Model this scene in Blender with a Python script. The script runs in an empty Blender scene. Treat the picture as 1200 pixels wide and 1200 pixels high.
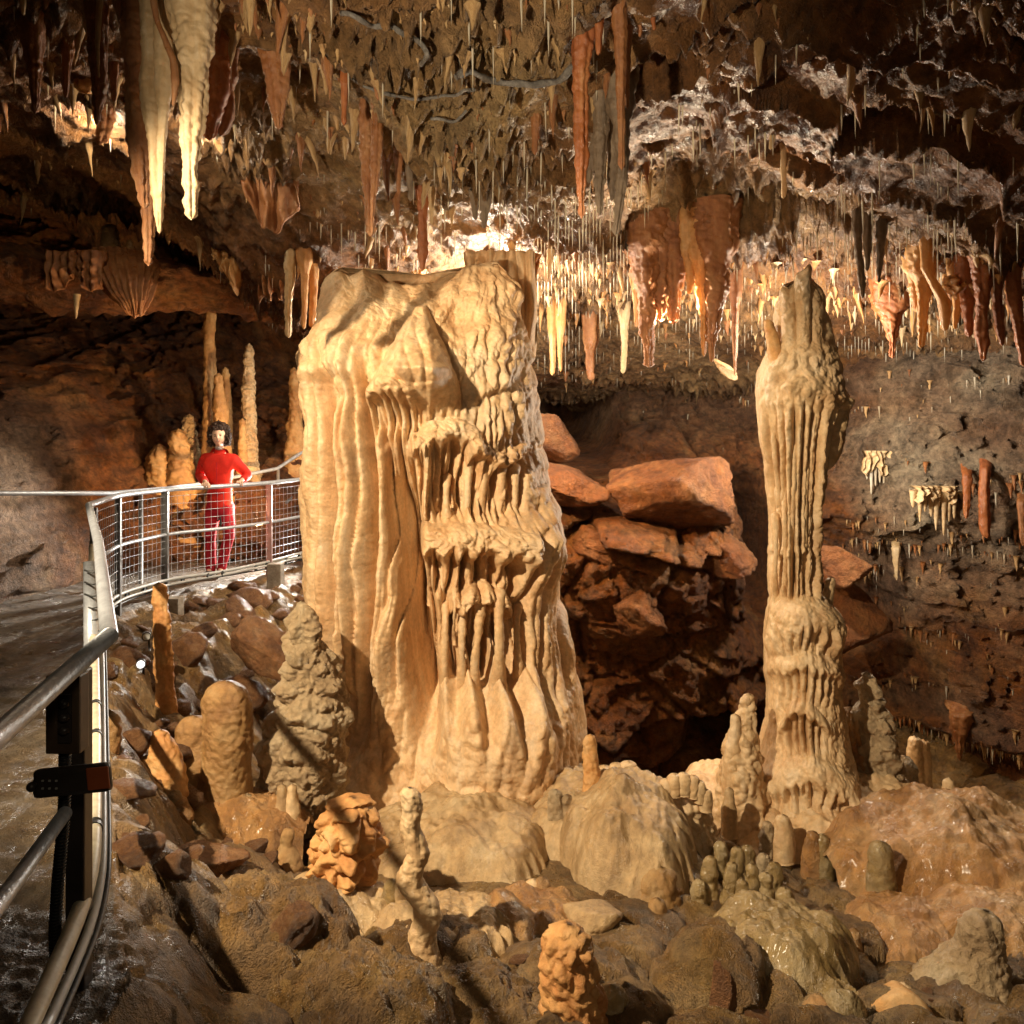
import bpy, bmesh, math, random
import numpy as np
from mathutils import Vector, Matrix

# ------------------------------------------------------------------ camera, world, lights, exposure
scene = bpy.context.scene
COL = scene.collection
F = 942.0                      # focal length in pixels of the 1200 px photograph
EYE = 1.6                      # camera height above the path
HOR = 505.0                    # row of the horizon
rng = np.random.default_rng(7)
random.seed(7)

cam_d = bpy.data.cameras.new('camera')
cam = bpy.data.objects.new('camera', cam_d)
COL.objects.link(cam)
cam.location = (0, 0, EYE)
cam.rotation_euler = (math.pi / 2, 0, 0)
cam_d.sensor_width = 36
cam_d.lens = 36 * F / 1200
cam_d.shift_y = -(600 - HOR) / 1200
cam_d.clip_start = 0.05
cam_d.clip_end = 200
scene.camera = cam

world = bpy.data.worlds.new('World')
scene.world = world
world.use_nodes = True
wb = world.node_tree.nodes['Background']
wb.inputs[0].default_value = (1.0, 0.62, 0.34, 1)
wb.inputs[1].default_value = 0.003

scene.view_settings.view_transform = 'Standard'
scene.view_settings.look = 'None'
scene.view_settings.exposure = 0.0
scene.view_settings.gamma = 1.0


def at(u, v, d):
    """point seen at photo pixel (u, v) at distance d along the view axis"""
    return Vector(((u - 600) / F * d, d, EYE - (v - HOR) / F * d))


def lamp(name, kind, loc, target, energy, color, size=0.06, angle=60, blend=0.6):
    l = bpy.data.lights.new(name, kind)
    l.energy = energy
    l.color = color
    if kind == 'SPOT':
        l.spot_size = math.radians(angle)
        l.spot_blend = blend
    l.shadow_soft_size = size
    o = bpy.data.objects.new(name, l)
    COL.objects.link(o)
    o.location = loc
    d = Vector(target) - Vector(loc)
    o.rotation_euler = d.to_track_quat('-Z', 'Y').to_euler()
    return o


WARM = (1.0, 0.81, 0.55)
COOL = (1.0, 0.88, 0.70)
AMBER = (1.0, 0.62, 0.28)
# the photographer's flash, high and to the left of the camera
lamp('key_flash', 'SPOT', (-3.2, 1.5, 3.75), at(650, 780, 6.0), 2400, WARM, 0.05, 62, 0.5)
# weaker flash beside the camera, plus added fill spots for the roof and the woman
lamp('fill_flash', 'SPOT', (0.3, -0.3, 2.3), at(760, 650, 8.0), 75, WARM, 0.15, 100, 0.9)
lamp('roof_fill', 'SPOT', (-1.5, 0.4, 1.4), at(550, 100, 5.0), 1150, WARM, 0.06, 46, 0.9)
lamp('woman_fill', 'SPOT', (-2.2, 1.6, 2.6), at(255, 570, 8.5), 620, WARM, 0.05, 17, 0.6)
# floodlights of the show cave, hidden behind the formations
lamp('flood_behind_column', 'POINT', at(585, 352, 8.15), (0, 0, 0), 270, COOL, 0.05)
lamp('flood_behind_column_low', 'POINT', at(580, 450, 8.8), (0, 0, 0), 110, COOL, 0.05)
lamp('flood_pocket', 'SPOT', at(785, 392, 7.8), at(800, 190, 6.9), 620, WARM, 0.04, 95, 0.6)
lamp('flood_walkway', 'SPOT', at(383, 588, 10.3), at(215, 640, 8.0), 850, (1.0, .93, .82), 0.06, 74, 0.6)
lamp('flood_left_edge', 'SPOT', at(330, 560, 9.6), at(20, 560, 7.9), 380, (1.0, .93, .82), 0.05, 32, 0.8)
lamp('flood_lip', 'POINT', at(405, 376, 8.4), (0, 0, 0), 130, WARM, 0.04)
lamp('flood_right', 'POINT', at(938, 402, 8.1), (0, 0, 0), 140, COOL, 0.05)
lamp('flood_right_wall', 'POINT', at(938, 530, 8.3), (0, 0, 0), 240, COOL, 0.05)
lamp('flood_boulder', 'SPOT', at(612, 480, 7.75), at(800, 730, 9.3), 420, AMBER, 0.05, 105, 0.9)
lamp('flood_upper_left', 'POINT', at(118, 148, 6.40), (0, 0, 0), 34, WARM, 0.04)
lamp('flood_upper_cluster', 'POINT', at(224, 185, 6.1), (0, 0, 0), 22, WARM, 0.04)
lamp('flood_left_niche', 'SPOT', at(300, 620, 8.8), at(170, 450, 10.6), 330, AMBER, 0.05, 120, 0.9)
lamp('flood_ledge', 'SPOT', at(215, 455, 8.3), at(110, 320, 8.5), 60, AMBER, 0.05, 110, 0.9)

# ------------------------------------------------------------------ numeric noise
_perm = rng.permutation(256)
_perm = np.concatenate([_perm, _perm, _perm]).astype(np.int64)
_g = rng.normal(size=(256, 3))
_g /= np.linalg.norm(_g, axis=1)[:, None]


def perlin(x, y, z=None):
    x = np.asarray(x, float); y = np.asarray(y, float)
    if z is None:
        z = np.zeros_like(x) + 0.37
    x, y, z = np.broadcast_arrays(x, y, z)
    xi = np.floor(x).astype(np.int64); yi = np.floor(y).astype(np.int64); zi = np.floor(z).astype(np.int64)
    xf = x - xi; yf = y - yi; zf = z - zi
    xi &= 255; yi &= 255; zi &= 255
    u = xf * xf * xf * (xf * (xf * 6 - 15) + 10)
    v = yf * yf * yf * (yf * (yf * 6 - 15) + 10)
    w = zf * zf * zf * (zf * (zf * 6 - 15) + 10)

    def gr(a, b, c):
        h = _perm[_perm[_perm[(xi + a) & 255] + ((yi + b) & 255)] + ((zi + c) & 255)]
        gg = _g[h]
        return gg[..., 0] * (xf - a) + gg[..., 1] * (yf - b) + gg[..., 2] * (zf - c)
    x00 = gr(0, 0, 0) * (1 - u) + gr(1, 0, 0) * u
    x10 = gr(0, 1, 0) * (1 - u) + gr(1, 1, 0) * u
    x01 = gr(0, 0, 1) * (1 - u) + gr(1, 0, 1) * u
    x11 = gr(0, 1, 1) * (1 - u) + gr(1, 1, 1) * u
    return ((x00 * (1 - v) + x10 * v) * (1 - w) + (x01 * (1 - v) + x11 * v) * w) * 1.6


def fbm(x, y, z=None, o=4, gain=0.5, ridged=False):
    s = 0; a = 1; t = 0
    if z is None:
        z = np.zeros_like(np.asarray(x, float)) + 0.37
    for i in range(o):
        n = perlin(x + 17.3 * i, y - 9.1 * i, z + 5.7 * i)
        if ridged:
            n = 1 - 2 * np.abs(n)
        s = s + a * n; t += a
        a *= gain; x = x * 2.03; y = y * 2.03; z = z * 2.03
    return s / t


def h2(a, b, k):
    return _perm[_perm[(a & 255)] + (b & 255) + 0] * 0 + _perm[(_perm[(a + k) & 255] + b) & 255]


def cells(x, y, jit=0.9):
    """2D cellular noise: F1, F2 and a random plane value per cell (angular, faceted rock)"""
    xi = np.floor(x).astype(np.int64); yi = np.floor(y).astype(np.int64)
    f1 = np.full(x.shape, 9.0); f2 = np.full(x.shape, 9.0); fac = np.zeros(x.shape)
    for a in (-1, 0, 1):
        for b in (-1, 0, 1):
            cx = xi + a; cy = yi + b
            r1 = h2(cx, cy, 3) / 255.0; r2 = h2(cx, cy, 57) / 255.0
            r3 = h2(cx, cy, 101) / 255.0; r4 = h2(cx, cy, 149) / 255.0; r5 = h2(cx, cy, 203) / 255.0
            dx = x - (cx + 0.5 + (r1 - .5) * jit); dy = y - (cy + 0.5 + (r2 - .5) * jit)
            d = np.sqrt(dx * dx + dy * dy)
            val = (r3 - .5) * 1.6 * dx + (r4 - .5) * 1.6 * dy + (r5 - .5) * 1.0
            m = d < f1
            f2 = np.where(m, f1, np.minimum(f2, d))
            fac = np.where(m, val, fac)
            f1 = np.where(m, d, f1)
    return f1, f2, fac


def sstep(a, b, x):
    t = np.clip((x - a) / (b - a), 0, 1)
    return t * t * (3 - 2 * t)


def pipes(s, v=0.0, seed=0.0):
    """rounded parallel ribs, one per unit of s, with sharp grooves between"""
    i = np.floor(s); f = s - i
    h = np.clip(1 - (2 * f - 1) ** 2, 0, 1) ** .72
    k = _perm[(i.astype(np.int64) + int(seed)) & 255] / 255.0
    return h * (0.55 + 0.6 * k)


def tps(pts, vals, lam=0.02):
    P = np.asarray(pts, float); n = len(P)
    d = np.linalg.norm(P[:, None] - P[None], axis=2)
    K = np.where(d > 0, d * d * np.log(d + 1e-9), 0) + lam * np.eye(n)
    A = np.zeros((n + 3, n + 3)); A[:n, :n] = K; A[:n, n] = 1; A[:n, n + 1:] = P
    A[n, :n] = 1; A[n + 1:, :n] = P.T
    b = np.zeros(n + 3); b[:n] = vals
    w = np.linalg.solve(A, b)

    def f(x, y):
        s = w[n] + w[n + 1] * x + w[n + 2] * y
        for i in range(n):
            r2 = (x - P[i, 0]) ** 2 + (y - P[i, 1]) ** 2
            s = s + w[i] * 0.5 * r2 * np.log(r2 + 1e-9)
        return s
    return f


# ------------------------------------------------------------------ object helpers
def tag(o, label=None, cat=None, group=None, kind=None):
    if label: o['label'] = label
    if cat: o['category'] = cat
    if group: o['group'] = group
    if kind: o['kind'] = kind
    return o


def link(name, me, mat=None, parent=None, loc=None, smooth=True):
    o = bpy.data.objects.new(name, me)
    COL.objects.link(o)
    if mat is not None and len(me.materials) == 0:
        me.materials.append(mat)
    if parent is not None:
        o.parent = parent
    if loc is not None:
        o.location = loc
    if smooth and len(me.polygons):
        me.polygons.foreach_set('use_smooth', np.ones(len(me.polygons), bool))
    return o


def empty(name, loc, rz=0.0):
    o = bpy.data.objects.new(name, None)
    COL.objects.link(o)
    o.location = loc
    o.rotation_euler = (0, 0, rz)
    o.empty_display_size = 0.1
    return o


def mesh_np(name, V, Q, attr=None):
    """mesh from numpy arrays; Q is (n,4) or (n,3)"""
    me = bpy.data.meshes.new(name)
    V = np.ascontiguousarray(V, np.float32); Q = np.ascontiguousarray(Q, np.int32)
    k = Q.shape[1]
    me.vertices.add(len(V)); me.vertices.foreach_set('co', V.ravel())
    me.loops.add(Q.size); me.loops.foreach_set('vertex_index', Q.ravel())
    me.polygons.add(len(Q))
    me.polygons.foreach_set('loop_start', np.arange(0, Q.size, k, dtype=np.int32))
    me.polygons.foreach_set('loop_total', np.full(len(Q), k, np.int32))
    me.update(calc_edges=True)
    if attr:
        for an, av in attr.items():
            a = me.attributes.new(an, 'FLOAT', 'POINT')
            a.data.foreach_set('value', np.ascontiguousarray(av, np.float32).ravel())
    return me


def grid_quads(ny, nx, wrap=False, flip=False):
    j, i = np.meshgrid(np.arange(ny - 1), np.arange(nx if wrap else nx - 1), indexing='ij')
    i2 = (i + 1) % nx
    q = np.stack([j * nx + i, j * nx + i2, (j + 1) * nx + i2, (j + 1) * nx + i], -1).reshape(-1, 4)
    return q[:, ::-1] if flip else q


def resample(keys, n):
    k = np.asarray(keys, float)
    s = np.concatenate([[0], np.cumsum(np.linalg.norm(np.diff(k[:, :3], axis=0), axis=1))])
    s /= s[-1]
    t = np.linspace(0, 1, n)
    out = np.stack([np.interp(t, s, k[:, c]) for c in range(k.shape[1])], 1)
    # light smoothing of the corners
    m = max(1, n // (len(k) * 3))
    ker = np.ones(2 * m + 1) / (2 * m + 1)
    pad = np.concatenate([np.repeat(out[:1], m, 0), out, np.repeat(out[-1:], m, 0)])
    sm = np.stack([np.convolve(pad[:, c], ker, 'valid') for c in range(out.shape[1])], 1)
    sm[0] = out[0]; sm[-1] = out[-1]
    return sm


def sweep(P, R, nth, disp=None, ecc=1.0, vertical=True):
    """closed tube along points P with radii R (rings stay level when vertical)"""
    n = len(P)
    th = np.linspace(0, 2 * np.pi, nth, endpoint=False)
    P = np.asarray(P, float)
    if vertical:
        X = np.tile(np.array([1.0, 0, 0]), (n, 1)); Y = np.tile(np.array([0, 1.0, 0]), (n, 1))
    else:
        T = np.gradient(P, axis=0); T /= np.linalg.norm(T, axis=1)[:, None] + 1e-9
        up = np.array([0, 0, 1.0]) if abs(T[:, 2]).mean() < 0.8 else np.array([1.0, 0, 0])
        X = np.cross(T, up); X /= np.linalg.norm(X, axis=1)[:, None] + 1e-9
        Y = np.cross(T, X)
    c = np.cos(th)[None, :, None]; s = np.sin(th)[None, :, None]
    D = X[:, None] * c + Y[:, None] * s * ecc
    V = P[:, None] + D * np.asarray(R)[:, None, None]
    if disp is not None:
        h = disp(V[..., 0], V[..., 1], V[..., 2], th[None, :] + 0 * V[..., 0])
        V = V + D * h[..., None]
    Q = grid_quads(n, nth, wrap=True)
    return V.reshape(-1, 3), Q


def caps(V, Q, n, nth):
    """close both ends with a fan of quads (triangles doubled)"""
    V = np.concatenate([V, V[:nth].mean(0)[None], V[(n - 1) * nth:n * nth].mean(0)[None]])
    a = n * nth; b = a + 1
    T = []
    for i in range(nth):
        j = (i + 1) % nth
        T.append((a, i, j)); T.append((b, (n - 1) * nth + j, (n - 1) * nth + i))
    return V, Q, np.array(T)


def mesh_mixed(name, V, Q, T, attr=None):
    """quads and triangles: quads split so one array is enough"""
    QT = np.concatenate([Q[:, [0, 1, 2]], Q[:, [0, 2, 3]]])
    return mesh_np(name, V, np.concatenate([QT, T]) if len(T) else QT, attr)


def join_arrays(parts):
    Vs = []; Fs = []; o = 0
    for V, T in parts:
        Vs.append(V); Fs.append(T + o); o += len(V)
    return np.concatenate(Vs), np.concatenate(Fs)


def tube(name, pts, r, mat, parent=None, n=8, caps_on=True, smooth_pts=0, loc=None):
    pts = [Vector(p) for p in pts]
    if smooth_pts:
        k = [(p.x, p.y, p.z, r if np.isscalar(r) else r[i]) for i, p in enumerate(pts)]
        a = resample(k, smooth_pts); P = a[:, :3]; R = a[:, 3]
    else:
        P = np.array([tuple(p) for p in pts]); R = np.array([r] * len(pts) if np.isscalar(r) else r, float)
    base = Vector(P[0]) if loc is None else Vector(loc)
    P = P - np.array(base)
    V, Q = sweep(P, R, n, vertical=False)
    if caps_on:
        V, Q, T = caps(V, Q, len(P), n)
    else:
        T = np.zeros((0, 3), int)
    me = mesh_mixed(name, V, Q, T)
    return link(name, me, mat, parent, base if parent is None or parent.type == 'EMPTY' and False else base)


def box(name, size, loc, mat, parent=None, bevel=0.006, rot=None):
    bm = bmesh.new()
    bmesh.ops.create_cube(bm, size=1)
    bmesh.ops.scale(bm, vec=size, verts=bm.verts)
    if bevel:
        bmesh.ops.bevel(bm, geom=bm.edges[:], offset=bevel, segments=2, affect='EDGES', profile=0.6)
    me = bpy.data.meshes.new(name); bm.to_mesh(me); bm.free()
    o = link(name, me, mat, parent, loc, smooth=False)
    if rot: o.rotation_euler = rot
    return o


# ------------------------------------------------------------------ materials
def new_mat(name):
    m = bpy.data.materials.new(name); m.use_nodes = True
    nt = m.node_tree
    return m, nt, nt.nodes, nt.links, nt.nodes['Principled BSDF']


def N(nodes, t, **kw):
    n = nodes.new(t)
    for k, v in kw.items():
        if hasattr(n, k): setattr(n, k, v)
        else: n.inputs[k].default_value = v
    return n


def rock_mat(name, cols, scale=2.0, rough=(0.35, 0.75), bump=0.5, bscale=30, grain=0.3, streak=0.0,
             knob=0.0, knob_scale=18, pale=None, spec=0.5, sss=0.0, trans=0.0, speck=0.5, coat=0.0, bdist=0.02, dirt=None):
    m, nt, nd, lk, bs = new_mat(name)
    tc = N(nd, 'ShaderNodeTexCoord')
    oi = N(nd, 'ShaderNodeObjectInfo')
    add = N(nd, 'ShaderNodeVectorMath', operation='ADD')
    mul = N(nd, 'ShaderNodeVectorMath', operation='SCALE'); mul.inputs['Scale'].default_value = 1.0
    lk.new(oi.outputs['Random'], mul.inputs[0]); mul.inputs['Scale'].default_value = 23.0
    lk.new(tc.outputs['Object'], add.inputs[0]); lk.new(mul.outputs[0], add.inputs[1])
    co = add.outputs[0]
    n1 = N(nd, 'ShaderNodeTexNoise', Scale=scale, Detail=9.0, Roughness=0.62, Distortion=0.6)
    lk.new(co, n1.inputs['Vector'])
    cr = N(nd, 'ShaderNodeValToRGB')
    el = cr.color_ramp.elements
    k = len(cols)
    el[0].position = 0.30; el[1].position = 0.72
    el[0].color = (*cols[0], 1); el[1].color = (*cols[-1], 1)
    for i in range(1, k - 1):
        e = el.new(0.30 + 0.42 * i / (k - 1)); e.color = (*cols[i], 1)
    src = n1.outputs['Fac']
    if streak > 0:
        mp = N(nd, 'ShaderNodeMapping'); mp.inputs['Scale'].default_value = (1, 1, 0.13)
        lk.new(co, mp.inputs['Vector'])
        ns = N(nd, 'ShaderNodeTexNoise', Scale=scale * 7, Detail=4.0, Roughness=0.6)
        lk.new(mp.outputs[0], ns.inputs['Vector'])
        mx = N(nd, 'ShaderNodeMix', data_type='FLOAT'); mx.inputs[0].default_value = streak
        lk.new(n1.outputs['Fac'], mx.inputs[2]); lk.new(ns.outputs['Fac'], mx.inputs[3])
        src = mx.outputs[0]
    lk.new(src, cr.inputs[0])
    col = cr.outputs[0]
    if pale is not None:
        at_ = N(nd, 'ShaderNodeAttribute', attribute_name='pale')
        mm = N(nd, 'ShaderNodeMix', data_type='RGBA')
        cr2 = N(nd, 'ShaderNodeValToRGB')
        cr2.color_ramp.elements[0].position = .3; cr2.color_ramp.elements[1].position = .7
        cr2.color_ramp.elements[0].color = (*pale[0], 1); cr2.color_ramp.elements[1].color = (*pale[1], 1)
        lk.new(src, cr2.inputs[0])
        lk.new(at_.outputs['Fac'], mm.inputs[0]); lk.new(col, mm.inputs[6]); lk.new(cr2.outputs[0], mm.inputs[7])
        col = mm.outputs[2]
    if dirt:
        nD = N(nd, 'ShaderNodeTexNoise', Scale=dirt[1], Detail=10.0, Roughness=0.7, Distortion=.4)
        lk.new(co, nD.inputs['Vector'])
        rD = N(nd, 'ShaderNodeMapRange'); rD.inputs[1].default_value = .50; rD.inputs[2].default_value = .66
        rD.inputs[4].default_value = dirt[2]
        lk.new(nD.outputs['Fac'], rD.inputs[0])
        mD = N(nd, 'ShaderNodeMix', data_type='RGBA')
        lk.new(rD.outputs[0], mD.inputs[0]); lk.new(col, mD.inputs[6]); mD.inputs[7].default_value = (*dirt[0], 1)
        col = mD.outputs[2]
    # speckle and mottling
    n2 = N(nd, 'ShaderNodeTexNoise', Scale=bscale * 0.8, Detail=6.0, Roughness=0.7)
    lk.new(co, n2.inputs['Vector'])
    mr = N(nd, 'ShaderNodeMapRange'); mr.inputs[1].default_value = .3; mr.inputs[2].default_value = .7
    mr.inputs[3].default_value = 1 - speck; mr.inputs[4].default_value = 1 + speck * .45
    lk.new(n2.outputs['Fac'], mr.inputs[0])
    mc = N(nd, 'ShaderNodeVectorMath', operation='SCALE')
    lk.new(col, mc.inputs[0]); lk.new(mr.outputs[0], mc.inputs['Scale'])
    lk.new(mc.outputs[0], bs.inputs['Base Color'])
    # roughness
    n3 = N(nd, 'ShaderNodeTexNoise', Scale=scale * 2.3, Detail=5.0)
    lk.new(co, n3.inputs['Vector'])
    rr = N(nd, 'ShaderNodeMapRange'); rr.inputs[1].default_value = .35; rr.inputs[2].default_value = .65
    rr.inputs[3].default_value = rough[0]; rr.inputs[4].default_value = rough[1]
    lk.new(n3.outputs['Fac'], rr.inputs[0]); lk.new(rr.outputs[0], bs.inputs['Roughness'])
    bs.inputs['Specular IOR Level'].default_value = spec
    if coat: 
        bs.inputs['Coat Weight'].default_value = coat; bs.inputs['Coat Roughness'].default_value = .18
    # relief
    nb = N(nd, 'ShaderNodeTexNoise', Scale=bscale, Detail=8.0, Roughness=0.68)
    lk.new(co, nb.inputs['Vector'])
    nf = N(nd, 'ShaderNodeTexNoise', Scale=bscale * 6, Detail=3.0, Roughness=0.6)
    lk.new(co, nf.inputs['Vector'])
    ma = N(nd, 'ShaderNodeMath', operation='MULTIPLY_ADD'); ma.inputs[1].default_value = grain
    lk.new(nf.outputs['Fac'], ma.inputs[0]); lk.new(nb.outputs['Fac'], ma.inputs[2])
    h = ma.outputs[0]
    if knob > 0:
        vo = N(nd, 'ShaderNodeTexVoronoi', Scale=knob_scale); vo.feature = 'SMOOTH_F1'
        lk.new(co, vo.inputs['Vector'])
        m2 = N(nd, 'ShaderNodeMath', operation='MULTIPLY_ADD'); m2.inputs[1].default_value = -knob
        lk.new(vo.outputs['Distance'], m2.inputs[0]); lk.new(h, m2.inputs[2]); h = m2.outputs[0]
    bp = N(nd, 'ShaderNodeBump'); bp.inputs['Strength'].default_value = bump; bp.inputs['Distance'].default_value = bdist * 2.4
    lk.new(h, bp.inputs['Height']); lk.new(bp.outputs[0], bs.inputs['Normal'])
    if sss:
        bs.inputs['Subsurface Weight'].default_value = sss
        bs.inputs['Subsurface Radius'].default_value = (0.05, 0.022, 0.008)
        bs.inputs['Subsurface Scale'].default_value = 0.6
    if trans:
        tr = N(nd, 'ShaderNodeBsdfTranslucent'); lk.new(mc.outputs[0], tr.inputs[0])
        ms = N(nd, 'ShaderNodeMixShader'); ms.inputs[0].default_value = trans
        out = nd['Material Output']
        lk.new(bs.outputs[0], ms.inputs[1]); lk.new(tr.outputs[0], ms.inputs[2]); lk.new(ms.outputs[0], out.inputs[0])
    return m


def plain_mat(name, col, rough=0.5, metal=0.0, var=0.15, bump=0.1, bscale=60, spec=0.5, col2=None, vscale=8, emit=None):
    m, nt, nd, lk, bs = new_mat(name)
    tc = N(nd, 'ShaderNodeTexCoord')
    n = N(nd, 'ShaderNodeTexNoise', Scale=vscale, Detail=6.0, Roughness=.65)
    lk.new(tc.outputs['Object'], n.inputs['Vector'])
    cr = N(nd, 'ShaderNodeValToRGB')
    c2 = col2 or tuple(c * (1 - var * 2) for c in col)
    cr.color_ramp.elements[0].position = .35; cr.color_ramp.elements[1].position = .62
    cr.color_ramp.elements[0].color = (*c2, 1); cr.color_ramp.elements[1].color = (*col, 1)
    lk.new(n.outputs['Fac'], cr.inputs[0]); lk.new(cr.outputs[0], bs.inputs['Base Color'])
    nb = N(nd, 'ShaderNodeTexNoise', Scale=bscale, Detail=4.0)
    lk.new(tc.outputs['Object'], nb.inputs['Vector'])
    bp = N(nd, 'ShaderNodeBump'); bp.inputs['Strength'].default_value = bump; bp.inputs['Distance'].default_value = 0.01
    lk.new(nb.outputs['Fac'], bp.inputs['Height']); lk.new(bp.outputs[0], bs.inputs['Normal'])
    bs.inputs['Roughness'].default_value = rough; bs.inputs['Metallic'].default_value = metal
    bs.inputs['Specular IOR Level'].default_value = spec
    if emit:
        bs.inputs['Emission Color'].default_value = (*emit[0], 1); bs.inputs['Emission Strength'].default_value = emit[1]
    return m


M_CEIL = rock_mat('ceiling_limestone', [(.09, .028, .008), (.24, .095, .028), (.38, .19, .065)], 1.6, (.28, .7), .9, 16,
                  .35, pale=[(.30, .17, .07), (.60, .42, .21)], spec=.5, knob=.5, knob_scale=14, bdist=.05, speck=.6, dirt=((.06, .032, .014), 3.0, .55))
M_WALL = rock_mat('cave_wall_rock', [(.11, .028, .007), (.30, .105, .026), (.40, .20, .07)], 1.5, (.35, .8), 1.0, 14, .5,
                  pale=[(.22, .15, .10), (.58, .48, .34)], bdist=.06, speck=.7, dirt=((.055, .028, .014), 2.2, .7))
M_RED = rock_mat('red_brown_rock', [(.13, .04, .012), (.34, .13, .035), (.42, .19, .06)], 2.2, (.5, .9), .8, 12, .4, bdist=.04)
M_GROUND = rock_mat('cave_floor_mud', [(.17, .08, .024), (.38, .215, .075), (.50, .33, .14)], 2.6, (.18, .7), 1.0, 20, .5, speck=.55, dirt=((.09, .05, .022), 3.0, .7),
                    pale=[(.13, .09, .055), (.27, .21, .14)], spec=.8, bdist=.03)
M_COLUMN = rock_mat('column_flowstone', [(.52, .26, .10), (.76, .50, .26), (.82, .65, .43)], 1.6, (.3, .62), .35, 38, .45,
                    streak=.55, spec=.6, sss=0.0, speck=.26, bdist=.012, dirt=((.36, .27, .19), 2.6, .4))
M_PALE = rock_mat('pale_flowstone', [(.50, .27, .11), (.72, .50, .27), (.78, .62, .42)], 2.5, (.25, .55), .4, 34, .4,
                  streak=.45, speck=.25, bdist=.014, dirt=((.42, .22, .09), 3.0, .5))
M_BROWNF = rock_mat('brown_flowstone', [(.34, .20, .09), (.54, .36, .18), (.64, .48, .28)], 2.6, (.2, .55), .5, 26, .5,
                    speck=.3, bdist=.015, dirt=((.22, .13, .06), 4.0, .5))
M_WETO = rock_mat('wet_orange_flowstone', [(.30, .125, .035), (.50, .26, .09), (.58, .38, .19)], 2.6, (.22, .55), .7, 22, .5,
                  speck=.35, spec=.7, bdist=.02, coat=.12, dirt=((.20, .10, .04), 5.0, .6))
M_CAUL = rock_mat('knobbly_grey_calcite', [(.30, .19, .10), (.52, .37, .21), (.62, .50, .33)], 3.0, (.2, .55), .8, 24, .4,
                  knob=1.2, knob_scale=26, speck=.25, bdist=.02)
M_OLIVE = rock_mat('olive_calcite', [(.18, .115, .04), (.34, .225, .085), (.46, .35, .19)], 4.0, (.12, .5), .6, 26, .4,
                   knob=.6, knob_scale=22, speck=.25, spec=.8, bdist=.02, coat=.25)
M_ORANGE = rock_mat('orange_calcite', [(.50, .19, .05), (.70, .37, .13), (.78, .52, .26)], 4.0, (.35, .7), .5, 34, .5,
                    knob=.6, knob_scale=30, speck=.2, bdist=.012)
M_STUMP = rock_mat('muddy_stump', [(.24, .11, .035), (.40, .22, .08), (.48, .31, .14)], 4.0, (.3, .7), .5, 30, .5, speck=.25, bdist=.015)
M_ST_BROWN = rock_mat('brown_stalactite', [(.17, .055, .02), (.34, .14, .05), (.46, .25, .11)], 3.0, (.25, .6), .5, 34, .4,
                      streak=.5, speck=.2, spec=.6, trans=.12, bdist=.012)
M_ST_RED = rock_mat('rust_red_stalactite', [(.22, .06, .02), (.40, .135, .045), (.52, .25, .10)], 3.0, (.2, .55), .4, 34, .4,
                    streak=.5, speck=.2, spec=.6, trans=.2, bdist=.012)
M_ST_CREAM = rock_mat('cream_stalactite', [(.50, .30, .13), (.66, .48, .27), (.74, .62, .44)], 3.0, (.2, .5), .4, 34, .4,
                      streak=.5, speck=.15, trans=.2, bdist=.012)
M_ST_GREY = rock_mat('grey_stalactite', [(.08, .055, .035), (.20, .14, .09), (.32, .25, .17)], 3.0, (.3, .6), .5, 34, .4,
                     streak=.5, speck=.2, bdist=.012)
M_ST_TAN = rock_mat('tan_pendant', [(.30, .15, .06), (.52, .33, .15), (.64, .48, .28)], 3.0, (.3, .65), .6, 34, .4,
                     streak=.3, speck=.25, bdist=.012)
M_DRAPE = rock_mat('orange_drapery', [(.46, .18, .05), (.62, .33, .12), (.70, .48, .25)], 3.0, (.2, .5), .35, 30, .4,
                   streak=.6, speck=.15, trans=.3, bdist=.012)
M_STRAW = rock_mat('white_soda_straw', [(.52, .42, .28), (.74, .68, .55), (.82, .80, .74)], 3.0, (.15, .4), .1, 40, .2,
                   speck=.1, trans=.45, bdist=.005)
M_BOULD = rock_mat('broken_boulder', [(.15, .045, .012), (.29, .105, .03), (.37, .17, .06)], 2.4, (.5, .9), 1.0, 14, .5, bdist=.05, speck=.5)
M_RUBBLE = rock_mat('rubble_stone', [(.13, .05, .018), (.25, .11, .04), (.36, .20, .09)], 3.0, (.3, .8), .8, 22, .4, bdist=.02)
M_STEEL = plain_mat('galvanised_steel', (.50, .53, .58), .38, .35, .12, .25, 90, col2=(.36, .38, .42), vscale=20)
M_STEEL2 = plain_mat('weathered_post_steel', (.30, .31, .32), .5, .3, .12, .2, 90, col2=(.16, .15, .15), vscale=14)
M_RUSTPOST = plain_mat('primed_post_steel', (.34, .22, .20), .5, .2, .12, .2, 90, col2=(.24, .14, .12), vscale=14)
M_PIPE = plain_mat('cream_conduit', (.60, .55, .42), .45, 0, .1, .1, 60, col2=(.42, .36, .26), vscale=16)
M_CABLE = plain_mat('black_cable', (.02, .02, .02), .5, 0, .1, .1, 60)
M_GCABLE = plain_mat('grey_cable', (.42, .42, .40), .45, 0, .1, .1, 60)
M_PLASTIC = plain_mat('dark_plastic', (.05, .04, .035), .35, 0, .2, .05, 60)
M_BOXM = plain_mat('brown_box_plastic', (.10, .065, .04), .45, 0, .2, .05, 60)
M_ORLAB = plain_mat('orange_label', (.42, .10, .03), .5, 0, .1, .05, 60)
M_CONC = plain_mat('concrete', (.34, .30, .25), .85, 0, .2, .6, 50, vscale=12, col2=(.20, .16, .12))
M_WHITE = plain_mat('lamp_lens', (.9, .9, .86), .3, emit=((1, .95, .85), 2.5))
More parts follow.
